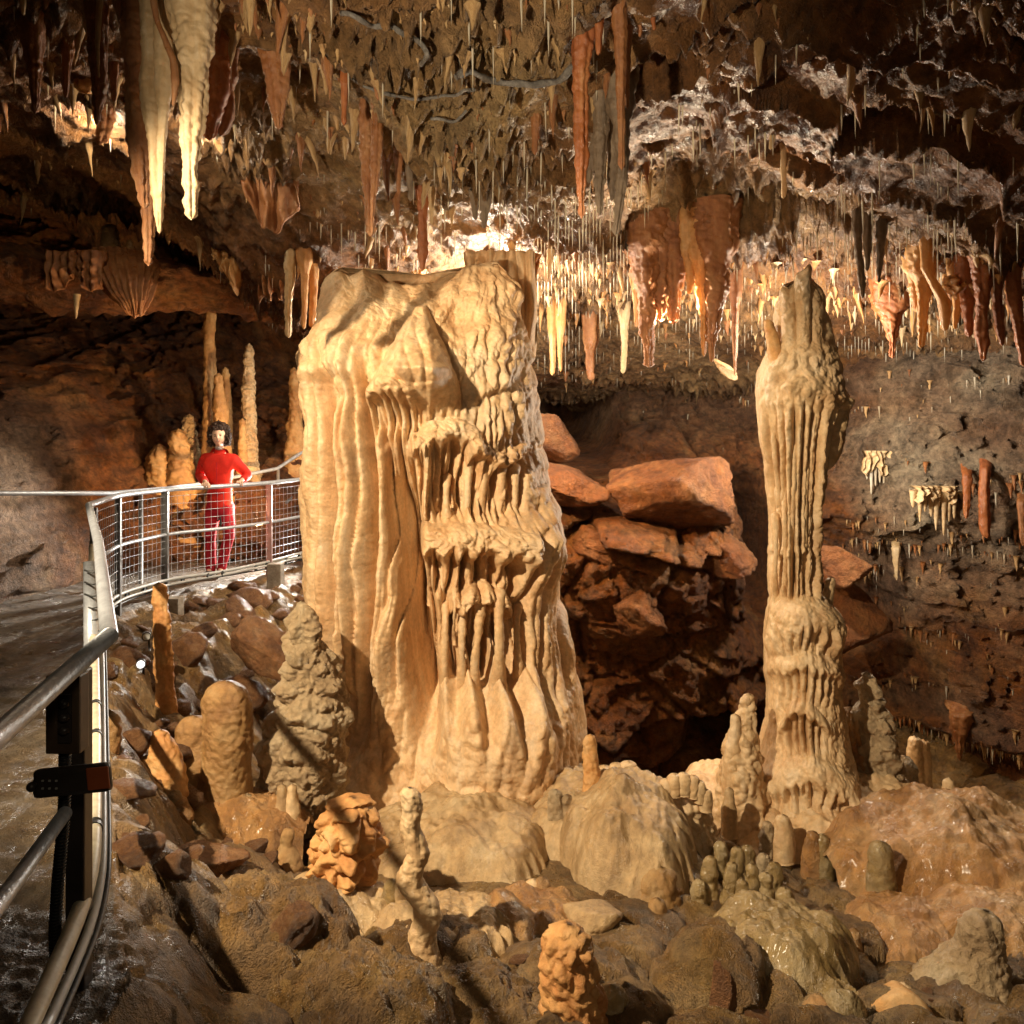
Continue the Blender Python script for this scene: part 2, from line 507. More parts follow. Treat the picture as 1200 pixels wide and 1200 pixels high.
M_JACKET = plain_mat('red_jacket_cloth', (.62, .022, .012), .75, 0, .08, .25, 120, vscale=20, spec=.3)
M_TROUS = plain_mat('crimson_trouser_cloth', (.42, .010, .022), .75, 0, .1, .25, 120, vscale=20, spec=.3)
M_SKIN = plain_mat('skin', (.80, .50, .36), .5, 0, .04, .05, 200)
M_HAIR = plain_mat('dark_brown_hair', (.05, .022, .012), .45, 0, .2, .8, 260, vscale=60)
M_SHOE = plain_mat('grey_shoe', (.12, .11, .10), .6, 0, .2, .2, 90)
M_SCARF = plain_mat('patterned_scarf', (.45, .38, .36), .7, 0, .3, .2, 60, col2=(.1, .08, .1), vscale=90)
M_LIP = plain_mat('lips', (.45, .12, .10), .4)
M_EYE = plain_mat('dark_eye', (.03, .02, .015), .2)
M_TOOTH = plain_mat('teeth', (.7, .66, .6), .3)
M_ROOT = rock_mat('grey_root', [(.10, .09, .08), (.2, .18, .16), (.34, .32, .3)], 8, (.4, .8), .8, 60, .3, bdist=.01)
# ------------------------------------------------------------------ cave shell: ceiling, walls, floor
def W3(lst):
    out = []
    for u, v, d in lst:
        p = at(u, v, d); out.append((p.x, p.y, p.z))
    return np.array(out)


ceil_pts = W3([(0, 0, 4.4), (0, 130, 6.3), (0, 210, 8.3), (100, 190, 8.0), (200, 0, 4.4), (200, 150, 6.3), (230, 280, 8.2),
               (350, 100, 5.5), (350, 210, 6.9), (290, 335, 8.2), (350, 300, 7.5), (345, 372, 8.6), (450, 0, 4.2),
               (450, 150, 5.7), (450, 285, 7.5), (600, 0, 4.1), (600, 200, 6.1), (600, 290, 7.8), (750, 0, 4.2), (750, 120, 5.5),
               (750, 290, 7.4), (900, 100, 5.3), (900, 250, 6.9), (900, 293, 7.6), (1050, 0, 4.2), (1050, 150, 5.6),
               (1050, 275, 7.0), (1200, 0, 4.0), (1200, 200, 5.6), (1200, 290, 6.6), (620, 330, 8.9), (640, 435, 11.8),
               (800, 330, 8.7), (800, 440, 11.8), (1000, 330, 8.3), (1000, 415, 10.4), (1200, 330, 7.5), (1200, 400, 8.8),
               (450, 370, 9.6), (520, 400, 11.5)])
ceil_extra = [(-6.5, 9.5, 4.6), (-5.2, 11.0, 4.5), (-3.4, 11.5, 3.3), (-7, 13, 4.5), (-2.6, 10.2, 2.9), (0, 2.5, 4.3),
              (2.5, 2.5, 4.2), (-2.5, 2.5, 4.3), (7, 7, 3.0), (-7, 5, 4.4)]
ceil_f = tps(list(map(tuple, ceil_pts[:, :2])) + [(a, b) for a, b, c in ceil_extra],
             list(ceil_pts[:, 2]) + [c for a, b, c in ceil_extra], 0.03)


def px(x, y, z):
    return 600 + F * x / y, HOR - F * (z - EYE) / y


def gz(x, y, cx, cy, sx, sy):
    return np.exp(-((x - cx) / sx) ** 2 - ((y - cy) / sy) ** 2)


def ceiling_z(x, y):
    z = ceil_f(x, y)
    z = z + .26 * fbm(x * .7, y * .7, o=3) + 0.10 * fbm(x * 2.1, y * 2.1 + 9, o=4, ridged=True)
    # slabs: angular steps of bedding, strongest to the right of the middle
    f1, f2, fac = cells(x * 1.1 + .4 * perlin(x, y), y * 1.5 + .4 * perlin(x + 7, y))
    slab = sstep(-.2, 1.2, x) * (1 - sstep(7.6, 8.4, y))
    z = z + fac * .30 * (0.25 + .75 * slab) - .05 * np.exp(-((f2 - f1) / .05) ** 2)
    # lit pocket in the roof above the middle of the chamber
    c = at(815, 200, 6.9)
    z = z + .55 * gz(x, y, c.x, c.y, .75, .62)
    c = at(880, 235, 7.4)
    z = z + .22 * gz(x, y, c.x, c.y, .5, .3)
    # pendants and knobs
    wx = x + .05 * perlin(x * 5, y * 5); wy = y + .05 * perlin(x * 5 + 30, y * 5)
    a1, _, _ = cells(wx * 7, wy * 7)
    a2, _, _ = cells(wx * 15 + 4, wy * 15)
    dens = sstep(-.25, .35, perlin(x * .8 + 5, y * .8 + 2)) * (1 - .75 * slab * sstep(-.3, .3, perlin(x * 1.3, y * 1.3 + 40)))
    z = z - (.20 * np.clip(1 - a1 / .42, 0, 1) ** 1.3 + .10 * np.clip(1 - a2 / .45, 0, 1) ** 1.2) * (.15 + .85 * dens)
    z = z + .03 * fbm(x * 9, y * 9, o=3)
    return z


ny, nx = 640, 430
yy = 2.2 * (15.0 / 2.2) ** np.linspace(0, 1, ny)
tt = np.linspace(-.92, .92, nx)
CY, CT = np.meshgrid(yy, tt, indexing='ij')
CX = CY * CT
CZ = ceiling_z(CX, CY)
pu, pv = px(CX, CY, CZ)
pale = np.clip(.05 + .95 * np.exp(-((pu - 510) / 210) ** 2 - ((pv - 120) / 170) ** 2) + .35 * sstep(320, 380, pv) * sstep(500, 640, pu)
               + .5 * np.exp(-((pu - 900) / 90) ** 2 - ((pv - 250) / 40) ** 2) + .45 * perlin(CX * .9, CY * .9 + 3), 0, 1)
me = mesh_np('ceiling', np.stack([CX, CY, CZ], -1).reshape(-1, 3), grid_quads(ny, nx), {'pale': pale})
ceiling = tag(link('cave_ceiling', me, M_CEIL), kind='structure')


def ceil_at(x, y):
    """height of the finished ceiling by lookup"""
    fj = np.log(np.asarray(y) / 2.2) / np.log(15.0 / 2.2) * (ny - 1)
    fi = (np.asarray(x) / np.asarray(y) + .92) / 1.84 * (nx - 1)
    j = np.clip(fj.astype(int) if hasattr(fj, 'astype') else int(fj), 0, ny - 1)
    i = np.clip(fi.astype(int) if hasattr(fi, 'astype') else int(fi), 0, nx - 1)
    return CZ[j, i]


# ---- back and side walls: depth as a function of x and height
wall_pts = W3([(0, 480, 8.4), (0, 560, 7.9), (0, 640, 7.5), (0, 700, 7.3), (100, 480, 10.0), (110, 600, 9.0), (110, 690, 8.6),
               (200, 430, 11.4), (200, 520, 10.8), (200, 565, 9.9), (200, 640, 9.6), (0, 380, 10.3), (120, 380, 11.4), (300, 450, 12.2), (300, 520, 11.4), (300, 565, 10.2), (300, 640, 9.9), (250, 560, 9.9), (345, 560, 10.5), (345, 510, 11.4), (250, 500, 10.9),
               (360, 450, 12.6), (390, 620, 11.0), (500, 450, 12.8), (500, 700, 11.5),
               (650, 470, 12.6), (760, 480, 12.4), (880, 480, 12.0), (650, 590, 9.3), (660, 560, 10.6), (770, 565, 10.8), (750, 612, 9.2), (840, 612, 9.2), (860, 660, 9.3),
               (700, 750, 9.4), (850, 760, 9.4), (750, 850, 9.5), (960, 640, 10.6), (800, 890, 9.7), (650, 850, 9.2),
               (1000, 450, 10.4), (1000, 600, 10.0), (1100, 450, 9.4), (1100, 600, 9.2), (1200, 430, 8.5), (1200, 620, 8.7),
               (1200, 760, 8.9), (1050, 750, 10.2), (1200, 880, 8.8), (1100, 850, 9.6), (1000, 800, 10.6), (930, 900, 10.0)])
wall_extra = [(-6.2, 4.3, 12.5), (-4.2, 4.2, 13.5), (-2.5, 3.6, 13.2), (0, 3.6, 13), (3, 3.4, 12.6), (5.5, 3.4, 10.0), (-8, 1.5, 8.5),
              (-6.5, 0, 7.0), (7.5, 1.0, 7.5), (7.5, -1, 7.8), (7.5, -3, 8), (2, -4, 9.5), (1.0, -2.2, 9.0), (2.4, -2.2, 9.1), (-2, -3, 10), (-8, 4.3, 11)]
wall_f = tps(list(map(tuple, wall_pts[:, [0, 2]])) + [(a, b) for a, b, c in wall_extra],
             list(wall_pts[:, 1]) + [c for a, b, c in wall_extra], 0.05)


def wall_y(x, z):
    y = wall_f(x, z)
    wx = x + .25 * perlin(x * .8, z * .8, 3.3); wz = z + .25 * perlin(x * .8, z * .8 + 11, 3.3)
    f1, f2, fac = cells(wx * 1.15, wz * 1.7)
    g1, g2, gac = cells(wx * 3.1 + 9, wz * 4.2)
    e1, e2, eac = cells(wx * 8 + 3, wz * 9)
    rt_ = sstep(2.2, 3.4, x); lf_ = sstep(-2.6, -3.6, x)
    y = y + (1 - .6 * rt_ - .45 * lf_) * .38 * fac + (1 - .45 * rt_) * .16 * gac + .05 * eac + (1 - .85 * np.clip(rt_ + lf_, 0, 1)) * (.12 * np.exp(-((f2 - f1) / .06) ** 2) + .04 * np.exp(-((g2 - g1) / .07) ** 2))
    y = y + .18 * fbm(x * 1.3, z * 1.3, 1.0, 3) + .05 * fbm(x * 6, z * 6, 2.0, 4, ridged=True)
    k1, _, _ = cells(x * 6 + perlin(x * 3, z * 3), z * 6 + perlin(x * 3 + 9, z * 3))
    y = y + (rt_ + 1.5 * lf_) * (.20 * fbm(x * 2.4, z * 2.4, 6.0, 5, .6) + .16 * np.clip(k1 - .35, -.35, .3) + .09 * np.abs(perlin(x * 9, z * 9, 3.)) + .10 * fbm(x * 3.1 + z * 1.5, z * 7, 2.0, 4, ridged=True))
    # bedding ledges of the right-hand wall
    right = sstep(2.6, 3.6, x)
    y = y + right * .22 * np.abs(((z * 1.1 + .25 * perlin(x * .6, z * .6, 8.)) % 1) - .5)
    for (u, v, d, su, sv, a) in [(672, 485, 12.4, 40, 48, 3.2), (892, 640, 10.6, 26, 75, 2.4), (870, 870, 9.6, 55, 30, 1.6),
                                 (1010, 735, 10.2, 34, 55, 1.6), (1110, 900, 9.4, 70, 24, 1.6),
                                 (350, 400, 12.3, 70, 50, 2.0), (700, 425, 12.2, 220, 14, 1.5)]:
        p = at(u, v, d)
        y = y + a * np.exp(-np.abs((x - p.x) / (su / F * d)) ** 3 - np.abs((z - p.z) / (sv / F * d)) ** 3)
    return y


wx_ = np.linspace(-8.2, 8.2, 560); wz_ = np.linspace(-3.8, 4.9, 300)
WZ, WX = np.meshgrid(wz_, wx_, indexing='ij')
WY = wall_y(WX, WZ)
pu, pv = px(WX, WY, WZ)
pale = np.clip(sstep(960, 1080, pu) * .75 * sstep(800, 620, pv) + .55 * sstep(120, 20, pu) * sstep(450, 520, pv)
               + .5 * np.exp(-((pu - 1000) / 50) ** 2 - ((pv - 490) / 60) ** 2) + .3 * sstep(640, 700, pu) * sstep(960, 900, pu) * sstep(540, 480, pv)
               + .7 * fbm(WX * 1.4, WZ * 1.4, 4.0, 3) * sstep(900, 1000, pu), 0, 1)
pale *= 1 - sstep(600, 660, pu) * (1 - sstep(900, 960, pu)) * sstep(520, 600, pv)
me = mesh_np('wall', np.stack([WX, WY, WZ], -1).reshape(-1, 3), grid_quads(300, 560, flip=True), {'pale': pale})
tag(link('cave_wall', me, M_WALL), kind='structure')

# ---- the path edge (line of the railing) in plan
rail_top = [at(-60, 925, 1.42), at(0, 860, 1.62), at(128, 745, 2.32), at(104, 592, 6.0), at(140, 580, 7.1), at(200, 573, 7.95),
            at(258, 570, 8.35), at(315, 566, 8.95), at(368, 560, 9.8), at(420, 552, 10.9)]
edge = [(-1.5, -1.0)] + [(p.x, p.y) for p in rail_top[1:]] + [(-1.9, 13)]
edge[1] = (-1.14, 1.6)


def path_sd(x, y):
    """signed distance to the path edge: positive on the cave side (right)"""
    best = np.full(np.shape(x), 99.0); sg = np.ones(np.shape(x))
    for (ax, ay), (bx, by) in zip(edge[:-1], edge[1:]):
        dx, dy = bx - ax, by - ay
        t = np.clip(((x - ax) * dx + (y - ay) * dy) / (dx * dx + dy * dy), 0, 1)
        qx = ax + t * dx; qy = ay + t * dy
        d = np.hypot(x - qx, y - qy)
        s = np.sign((x - ax) * dy - (y - ay) * dx)
        m = d < best
        best = np.where(m, d, best); sg = np.where(m, s, sg)
    return best * sg


gr_pts = W3([(230, 740, 6.7), (300, 720, 7.6), (350, 700, 8.6), (230, 830, 6.0), (300, 800, 6.9), (380, 760, 8.2),
             (150, 890, 4.4), (220, 960, 4.6), (300, 985, 5.0), (400, 985, 5.3), (500, 975, 5.5), (600, 960, 5.7),
             (690, 900, 6.4), (560, 1050, 4.5), (460, 1110, 3.8), (350, 1090, 3.8), (250, 1110, 3.5), (160, 1100, 3.05),
             (150, 1200, 2.6), (300, 1200, 2.9), (450, 1200, 3.1), (600, 1190, 3.2), (700, 1000, 5.1), (780, 1010, 4.9),
             (750, 1130, 3.8), (850, 1160, 3.6), (930, 1120, 4.2), (850, 1010, 5.3), (1050, 1190, 3.5), (1180, 1190, 3.5),
             (1000, 1150, 4.0), (1100, 1000, 5.6), (1180, 980, 5.9), (1050, 950, 6.2), (900, 1000, 5.9), (1190, 1100, 4.5),
             (1150, 985, 7.4), (500, 880, 8.0)])
gr_extra = [(.7, 8.2, -2.9), (1.8, 8.0, -3.2), (2.8, 8.6, -3.4), (3.9, 8.4, -3.1), (4.8, 8.6, -2.8), (-4, 12, 0), (0, 12, -2), (4, 11.5, -2.2), (0, 1.4, -.3), (2, 1.6, -.5), (3.5, 3.5, -1.0), (5, 6, -1.5), (7, 9, -2)]
gr_f = tps(list(map(tuple, gr_pts[:, :2])) + [(a, b) for a, b, c in gr_extra],
           list(gr_pts[:, 2]) + [c for a, b, c in gr_extra], 0.05)

# rounded flowstone domes of the floor: (u, v, d, half width px, half depth m, height m)
domes = [(790, 1000, 5.0, 40, .4, .1),
         (260, 1130, 3.35, 120, .32, .24), (400, 1160, 3.2, 95, .26, .18), (500, 1095, 3.8, 80, .3, .12),
         
         (860, 1130, 3.8, 80, .35, .14), (600, 1130, 3.6, 70, .3, .08), (330, 1030, 4.3, 90, .3, .08)]


def ground_z(x, y):
    sd = path_sd(x, y)
    g = gr_f(x, y)
    g = np.minimum(g, -.15)
    for (u, v, d, hw, dep, h) in domes:
        p = at(u, v, d)
        r = ((x - p.x) / (hw / F * d)) ** 2 + ((y - p.y) / dep) ** 2
        g = g + h * np.sqrt(np.clip(1 - r, 0, 1)) ** 1.3
    wx = x + .12 * perlin(x * 2, y * 2); wy = y + .12 * perlin(x * 2 + 11, y * 2)
    f1, f2, fac = cells(wx * 2.6, wy * 2.6)
    g1, g2, gac = cells(wx * 7, wy * 7)
    dm = 0
    for (u, v, d, hw, dep, h) in [(600, 985, 5.2, 160, .9, 0), (735, 1000, 5.1, 90, .7, 0), (1125, 1050, 5.2, 150, .9, 0)]:
        p = at(u, v, d)
        dm = np.maximum(dm, np.exp(-((x - p.x) / (hw / F * d)) ** 2 - ((y - p.y) / dep) ** 2))
    rough = 1 - .9 * np.clip(dm * 1.3, 0, 1)
    g = g + rough * (.07 * fac + .03 * gac - .03 * np.exp(-((f2 - f1) / .07) ** 2) + .14 * np.clip(.6 - f1, 0, 1) + .04 * np.clip(.5 - g1, 0, 1)) \
        + .08 * fbm(x * 1.8, y * 1.8, o=4) * (.4 + .6 * rough) + .018 * fbm(x * 14, y * 14, o=4, ridged=True) * (.3 + .7 * rough)
    pth = .014 * fbm(x * 5, y * 5, o=3) + .010 * fbm(x * 18, y * 18, o=4, ridged=True) + .014 * fbm(x * 3, y * 9, o=3)
    bank = np.clip(1 - sd / (.30 + .25 * perlin(x * 2, y * 2)), 0, 1)
    bank = np.where(sd < 0.05, 1, bank)
    wgt = sstep(0, 1, bank)
    z = g * (1 - wgt) + (pth + np.where(sd > 0, -.02, 0)) * wgt
    z = z + np.where(sd > .05, .05 * gac * wgt, 0)
    return z, sd


ny2, nx2 = 600, 430
yy2 = 1.0 * 14.0 ** np.linspace(0, 1, ny2)
tt2 = np.linspace(-.9, .9, nx2)
GY, GT = np.meshgrid(yy2, tt2, indexing='ij')
GX = GY * GT
GZ, GS = ground_z(GX, GY)
pu, pv = px(GX, GY, GZ)
pale = np.clip(.85 * (GS < 0.03) + .25 * perlin(GX * 2, GY * 2), 0, 1)
me = mesh_np('floor', np.stack([GX, GY, GZ], -1).reshape(-1, 3), grid_quads(ny2, nx2), {'pale': pale})
tag(link('cave_floor', me, M_GROUND), kind='structure')


def gz_at(x, y):
    j = int(np.clip(round(math.log(max(y, 1.0)) / math.log(14.0) * (ny2 - 1)), 0, ny2 - 1))
    i = int(np.clip(round((x / y + .9) / 1.8 * (nx2 - 1)), 0, nx2 - 1))
    return float(GZ[j, i])


# ------------------------------------------------------------------ formations
def noise_fn(lump=.03, lf=3.0, knob=0.0, kf=9.0, flute=0.0, ff=10, fine=.006, seed=0.0, sink=0.0):
    def f(x, y, z, th):
        h = lump * fbm(x * lf + seed, y * lf, z * lf * .7, 3)
        if knob:
            h = h + knob * (np.abs(perlin(x * kf + seed, y * kf, z * kf)) * 1.6 - .4) + knob * .5 * np.abs(perlin(x * kf * 2.1 + seed, y * kf * 2.1, z * kf * 2.1))
        if flute:
            s = th / (2 * np.pi) * ff + .7 * perlin(x * 2 + seed, y * 2, z * .8)
            h = h + flute * (pipes(s, seed=seed) - .6)
        h = h + fine * fbm(x * 30 + seed, y * 30, z * 30, 2)
        return h
    return f


def formation(name, keys, d, mat, label=None, cat=None, group=None, nth=64, n=None, parent=None, ecc=.9, disp=None,
              tip='top', extend=.0, attr=None):
    """formation of revolution: keys (u, v, half width px) from top to bottom; its object stands at its base (or root)"""
    ks = []
    for k in keys:
        u, v, hw = k[:3]; dd = k[3] if len(k) > 3 else d
        p = at(u, v, dd); ks.append((p.x, p.y, p.z, hw / F * dd))
    if extend:
        x, y, z, r = ks[-1]; ks.append((x, y, z - extend, r * 1.06))
    if n is None:
        n = max(16, int((keys[-1][1] - keys[0][1]) * .7))
    a = resample(ks, n)
    P = a[:, :3]; R = a[:, 3].copy()
    base = P[-1].copy() if tip == 'top' else P[0].copy()
    # rounded free end
    L = np.concatenate([[0], np.cumsum(np.linalg.norm(np.diff(P, axis=0), axis=1))])
    if tip == 'top':
        r0 = R[0]; q = np.clip(L / (r0 + 1e-6), 0, 1); R = R * np.sqrt(1 - (1 - q) ** 2 + .0004)
    else:
        r0 = R[-1]; q = np.clip((L[-1] - L) / (r0 + 1e-6), 0, 1); R = R * np.sqrt(1 - (1 - q) ** 2 + .0004)
    dz = disp or noise_fn()
    fade = np.clip(np.minimum(L, L[-1]) / (.03), 0, 1) if tip == 'top' else np.clip((L[-1] - L) / .03, 0, 1)

    def dd2(x, y, z, th):
        return dz(x, y, z, th) * fade[:, None]
    V, Q = sweep(P, R, nth, dd2, ecc)
    V, Q, T = caps(V, Q, n, nth)
    V = V - base
    me = mesh_mixed(name, V, Q, T)
    if parent is not None:
        pl = parent.matrix_world.translation if False else parent.location
        o = link(name, me, mat, parent, Vector(base) - Vector(pl))
    else:
        o = link(name, me, mat, None, Vector(base))
    if label: tag(o, label, cat, group)
    return o
# ------------------------------------------------------------------ the two big columns
def shelf(u, v, u0, u1, vt, h, amp, vdrip, per=11.0, seed=0, curve=0.0, rec=None):
    """a drip ledge: rounded cap, then a recess crossed by hanging ribs"""
    rec = amp * .9 if rec is None else rec
    uc = .5 * (u0 + u1); hw = .5 * (u1 - u0)
    vt = vt + curve * ((u - uc) / hw) ** 2 + 7 * perlin(u / 24.0 + seed, v * 0 + seed) + 2.5 * perlin(u / 9.0 + seed, v * 0 + seed)
    mu = sstep(u0 - 6, u0 + 8, u) * (1 - sstep(u1 - 8, u1 + 6, u))
    t = (v - vt) / h
    cap = amp * np.sqrt(np.clip(1 - (1 - np.clip(t, 0, 1)) ** 2, 0, 1)) * (1 - sstep(.85, 1.5, t + .25 * perlin(u / 7.0, v / 30., seed + 2.)))
    s = u / per + .55 * perlin(u / 30.0 + seed, v / 60.0) + seed
    p = pipes(s, seed=seed * 7) ** .8
    low = sstep(.7, 1.15, t) * (1 - sstep(vdrip - 26, vdrip + 6, v))
    below = low * (-rec + (rec + .35 * amp) * p)
    return mu * (cap + below)


def hero(name, sil, d0, back, front, relief, mat, nrow, nth, e=.8, frontw=.5, parent=None, topline=None):
    sil = np.array(sil, float)
    z0 = sil[0, 0]; z1 = sil[-1, 0]
    v = np.linspace(z0, z1, nrow)
    ker = np.ones(9) / 9

    def sm(a):
        p = np.concatenate([np.repeat(a[0], 4), a, np.repeat(a[-1], 4)])
        return np.convolve(p, ker, 'valid')
    L = sm(np.interp(v, sil[:, 0], sil[:, 1])); R = sm(np.interp(v, sil[:, 0], sil[:, 2]))
    fr = sm(np.interp(v, [a for a, b in front], [b for a, b in front]))
    bk = sm(np.interp(v, [a for a, b in back], [b for a, b in back]))
    z = EYE - (v - HOR) / F * d0
    xc = (.5 * (L + R) - 600) / F * d0; hw = .5 * (R - L) / F * d0
    t = np.linspace(-np.pi, np.pi, nth, endpoint=False)
    phi = t - frontw * np.sin(t)
    sx = np.sign(np.sin(phi)) * np.abs(np.sin(phi)) ** e
    cy = np.sign(np.cos(phi)) * np.abs(np.cos(phi)) ** e
    X = xc[:, None] + hw[:, None] * sx[None]
    Y = np.where(cy[None] > 0, (d0 - fr)[:, None] * 0 + d0 - fr[:, None] * cy[None], d0 - bk[:, None] * cy[None])
    Z = z[:, None] + 0 * X
    U, V_ = px(X, Y, Z)
    D = relief(U, V_, X, Y, Z, phi[None] + 0 * X)
    nxv = np.sin(phi)[None]; nyv = -np.cos(phi)[None]
    side = np.clip(np.cos(phi), 0, 1)[None] ** .5
    X = X + nxv * D * (.25 + .75 * side); Y = Y + nyv * D
    if topline:
        tl = np.interp(U, [a for a, b in topline], [b for a, b in topline]) + 3 * perlin(U / 12., Y * 2)
        fade = np.clip(1 - (V_ - z0) / (130. if len(topline) > 10 else 60.), 0, 1) ** 1.5
        Z = Z - (tl - z0) / F * d0 * fade
    # slight vertical wobble keeps the rows from lining up
    Z = Z + .012 * perlin(X * 6, Y * 6, Z * 6)
    V = np.stack([X, Y, Z], -1).reshape(-1, 3)
    Q = grid_quads(nrow, nth, wrap=True)
    V, Q, T = caps(V, Q, nrow, nth)
    me = mesh_mixed(name, V - np.array(parent.location), Q, T)
    return link(name, me, mat, parent, (0, 0, 0))


def shelf_cap(u, v, u0, u1, vt, h, seed, curve):
    uc = .5 * (u0 + u1); hw = .5 * (u1 - u0)
    t = (v - vt - curve * ((u - uc) / hw) ** 2 - 7 * perlin(u / 24.0 + seed, v * 0 + seed)) / h
    return sstep(u0 - 6, u0 + 8, u) * (1 - sstep(u1 - 8, u1 + 6, u)) * sstep(-.3, .1, t) * (1 - sstep(.8, 1.3, t))


SH = [  # u0, u1, v top, cap height, amplitude, v end, rib period, seed, curve, recess
    (436, 492, 446, 18, .08, 530, 10, 1, 12, .10), (480, 560, 490, 26, .09, 612, 16, 2, 20, .20),
    (545, 615, 528, 16, .04, 612, 13, 8, -12, .16), (478, 612, 612, 32, .17, 706, 17, 3, 6, .18), (528, 598, 678, 24, .20, 800, 19, 6, 24, .30)]


def relief_main(u, v, X, Y, Z, phi):
    D = .07 * fbm(X * 2.2, Y * 2.2, Z * 1.6, 3) + .028 * fbm(X * 7, Y * 7, Z * 4, 3)
    wob = .5 * perlin(u / 60., v / 160., 1.) + .18 * perlin(u / 22., v / 60., 5.)
    cap = 0
    for (u0, u1, vt, h, am, ve, per, sd_, cv, rec) in SH:
        cap = np.maximum(cap, shelf_cap(u, v, u0, u1, vt, h, sd_, cv))
    # long pipes of the left mass
    left = 1 - sstep(430, 452, u - (v - 480) * .05)
    on = sstep(405, 480, v + 40 * perlin(u / 17., v / 90.))
    base = 1 - sstep(780, 880, v)
    big = pipes(u / 41.0 + .37 + wob * .45, seed=3)
    sml = pipes(u / 11.5 + wob * 1.5, seed=5)
    D += left * on * base * (.26 * big + .085 * sml - .18)
    # centre: thinner ribs that merge and part
    cen = (1 - left) * (1 - cap)
    rib = pipes(u / 15.0 + wob * 1.9, seed=9)
    rib2 = pipes(u / 7.5 + wob * 3.0, seed=11)
    D += cen * sstep(450, 540, v) * (1 - sstep(740, 850, v)) * (.115 * rib + .03 * rib2 - .08) * (1 - .6 * sstep(560, 620, u) * (1 - sstep(600, 680, v)))
    # crevices between the masses
    c = 449 + (v - 480) * .115
    D -= .50 * np.exp(-np.abs((u - c - 10) / 16.) ** 3) * sstep(505, 620, v) * (1 - sstep(810, 900, v))
    c2 = 398 + (v - 600) * .10
    D -= .16 * np.exp(-((u - c2) / 4.) ** 2) * sstep(560, 640, v) * (1 - sstep(810, 850, v))
    # conical knob on the upper front
    D += (.10 + .0032 * np.clip(v - 346, 0, 90)) * np.clip(1.25 - np.abs((u - 493 + .05 * (v - 350)) / (6 + .34 * np.clip(v - 346, 0, 200))) ** 1.5, 0, 1) ** .8 * sstep(343, 352, v) * (1 - sstep(435, 500, v))
    D += .16 * np.exp(-((u - 400) / 34) ** 2) * sstep(350, 400, v) * (1 - sstep(420, 470, v))
    D -= .18 * np.exp(-((u - 541) / 17) ** 2 - ((v - 376) / 20) ** 2)
    # soft cascade down the right: overlapping drips, each broadening downwards
    rt = sstep(520, 575, u) * (1 - sstep(620, 720, v))
    for per, rowh, am, sd_ in ((26., 74., .045, 1.), (12., 34., .022, 5.), (17., 50., .03, 9.)):
        q = v + (u - 600) * .75 + 10 * perlin(u / 30., v / 50., sd_)
        row = np.floor(q / rowh); t = q / rowh - row
        k = (u + 3.1 * per * row * .37) / per + .5 * perlin(u / 20., v / 40., sd_ + 2)
        D += rt * am * pipes(k + row * .5, seed=sd_) * np.clip(t * 1.5, 0, 1) ** .8 * (1 - sstep(.75, 1.0, t))
    top = (1 - sstep(430, 500, v))
    D += top * (.06 * np.abs(perlin(u / 30., v / 30., 9.)) + .02 * np.abs(perlin(u / 10., v / 18., 4.)) + .03 * pipes(u / 13. + wob * 3, seed=2) * sstep(350, 400, v))
    D += .16 * np.exp(-((u - 628) / 30.) ** 2 - ((v - 640) / 42.) ** 2)
    for (u0, u1, vt, h, am, ve, per, sd_, cv, rec) in SH:
        D += shelf(u, v, u0, u1, vt, h, am, ve, per, sd_, cv, rec)
    D += cap * (.03 * np.abs(perlin(u / 8., v / 8., 3.)) + .015 * np.abs(perlin(u / 3.5, v / 3.5, 6.)))
    # hollow under the ledges
    D -= .16 * np.exp(-np.abs((u - 560) / 46.) ** 4 - np.abs((v - 760) / 56.) ** 4)
    D -= .10 * np.exp(-np.abs((u - 556) / 50.) ** 4 - np.abs((v - 580) / 32.) ** 4)
    # mound at the foot with peaks under each drip
    foot = sstep(770, 860, v + 26 * np.cos((u - 583) / 5.2) * np.exp(-((u - 575) / 70) ** 2))
    D += .30 * foot * np.exp(-np.abs((u - 585) / 72.) ** 3.2)
    D += .03 * foot * pipes(u / 17. + wob * 2, seed=12) * (1 - sstep(880, 940, v)) + .03 * foot * np.abs(perlin(u / 14., v / 22., 8.))
    D += .26 * sstep(850, 920, v) * np.exp(-((u - 425) / 44.) ** 2)
    D += .012 * fbm(X * 22, Y * 22, Z * 18, 3) + .010 * np.abs(perlin(X * 14, Y * 14, Z * 9)) + .005 * np.abs(perlin(X * 40, Y * 40, Z * 34))
    return D


mc = empty('limestone_column', at(540, 955, 6.55))
tag(mc, 'massive cream flowstone column with draperies and drip ledges rising to the ceiling', 'column')
sil = [(308, 420, 570), (309, 385, 590), (312, 378, 604), (332, 374, 610), (352, 373, 606), (380, 371, 612), (398, 362, 616), (412, 354, 619),
       (430, 353, 622), (460, 357, 628), (500, 360, 632), (550, 363, 636), (590, 366, 646), (640, 368, 656), (700, 371, 657),
       (750, 380, 668), (800, 392, 678), (850, 399, 682), (900, 400, 676), (930, 402, 672), (965, 400, 675), (1010, 385, 690)]
front = [(308, -.30), (311, -.05), (330, .10), (365, .34), (400, .52), (440, .66), (520, .74), (700, .80), (850, .86), (930, 1.02), (1010, 1.25)]
back = [(308, .5), (340, .7), (500, .8), (1010, 1.0)]
hero('column_body', sil, 6.55, back, front, relief_main, M_COLUMN, 760, 560, parent=mc, e=.9,
     topline=[(350, 352), (368, 345), (378, 326), (392, 316), (404, 313), (416, 320), (430, 310), (444, 318), (456, 328), (480, 330), (505, 328), (525, 318), (545, 308), (575, 305), (600, 325), (625, 345)])

dn = noise_fn(.012, 9, .006, 22, seed=3)


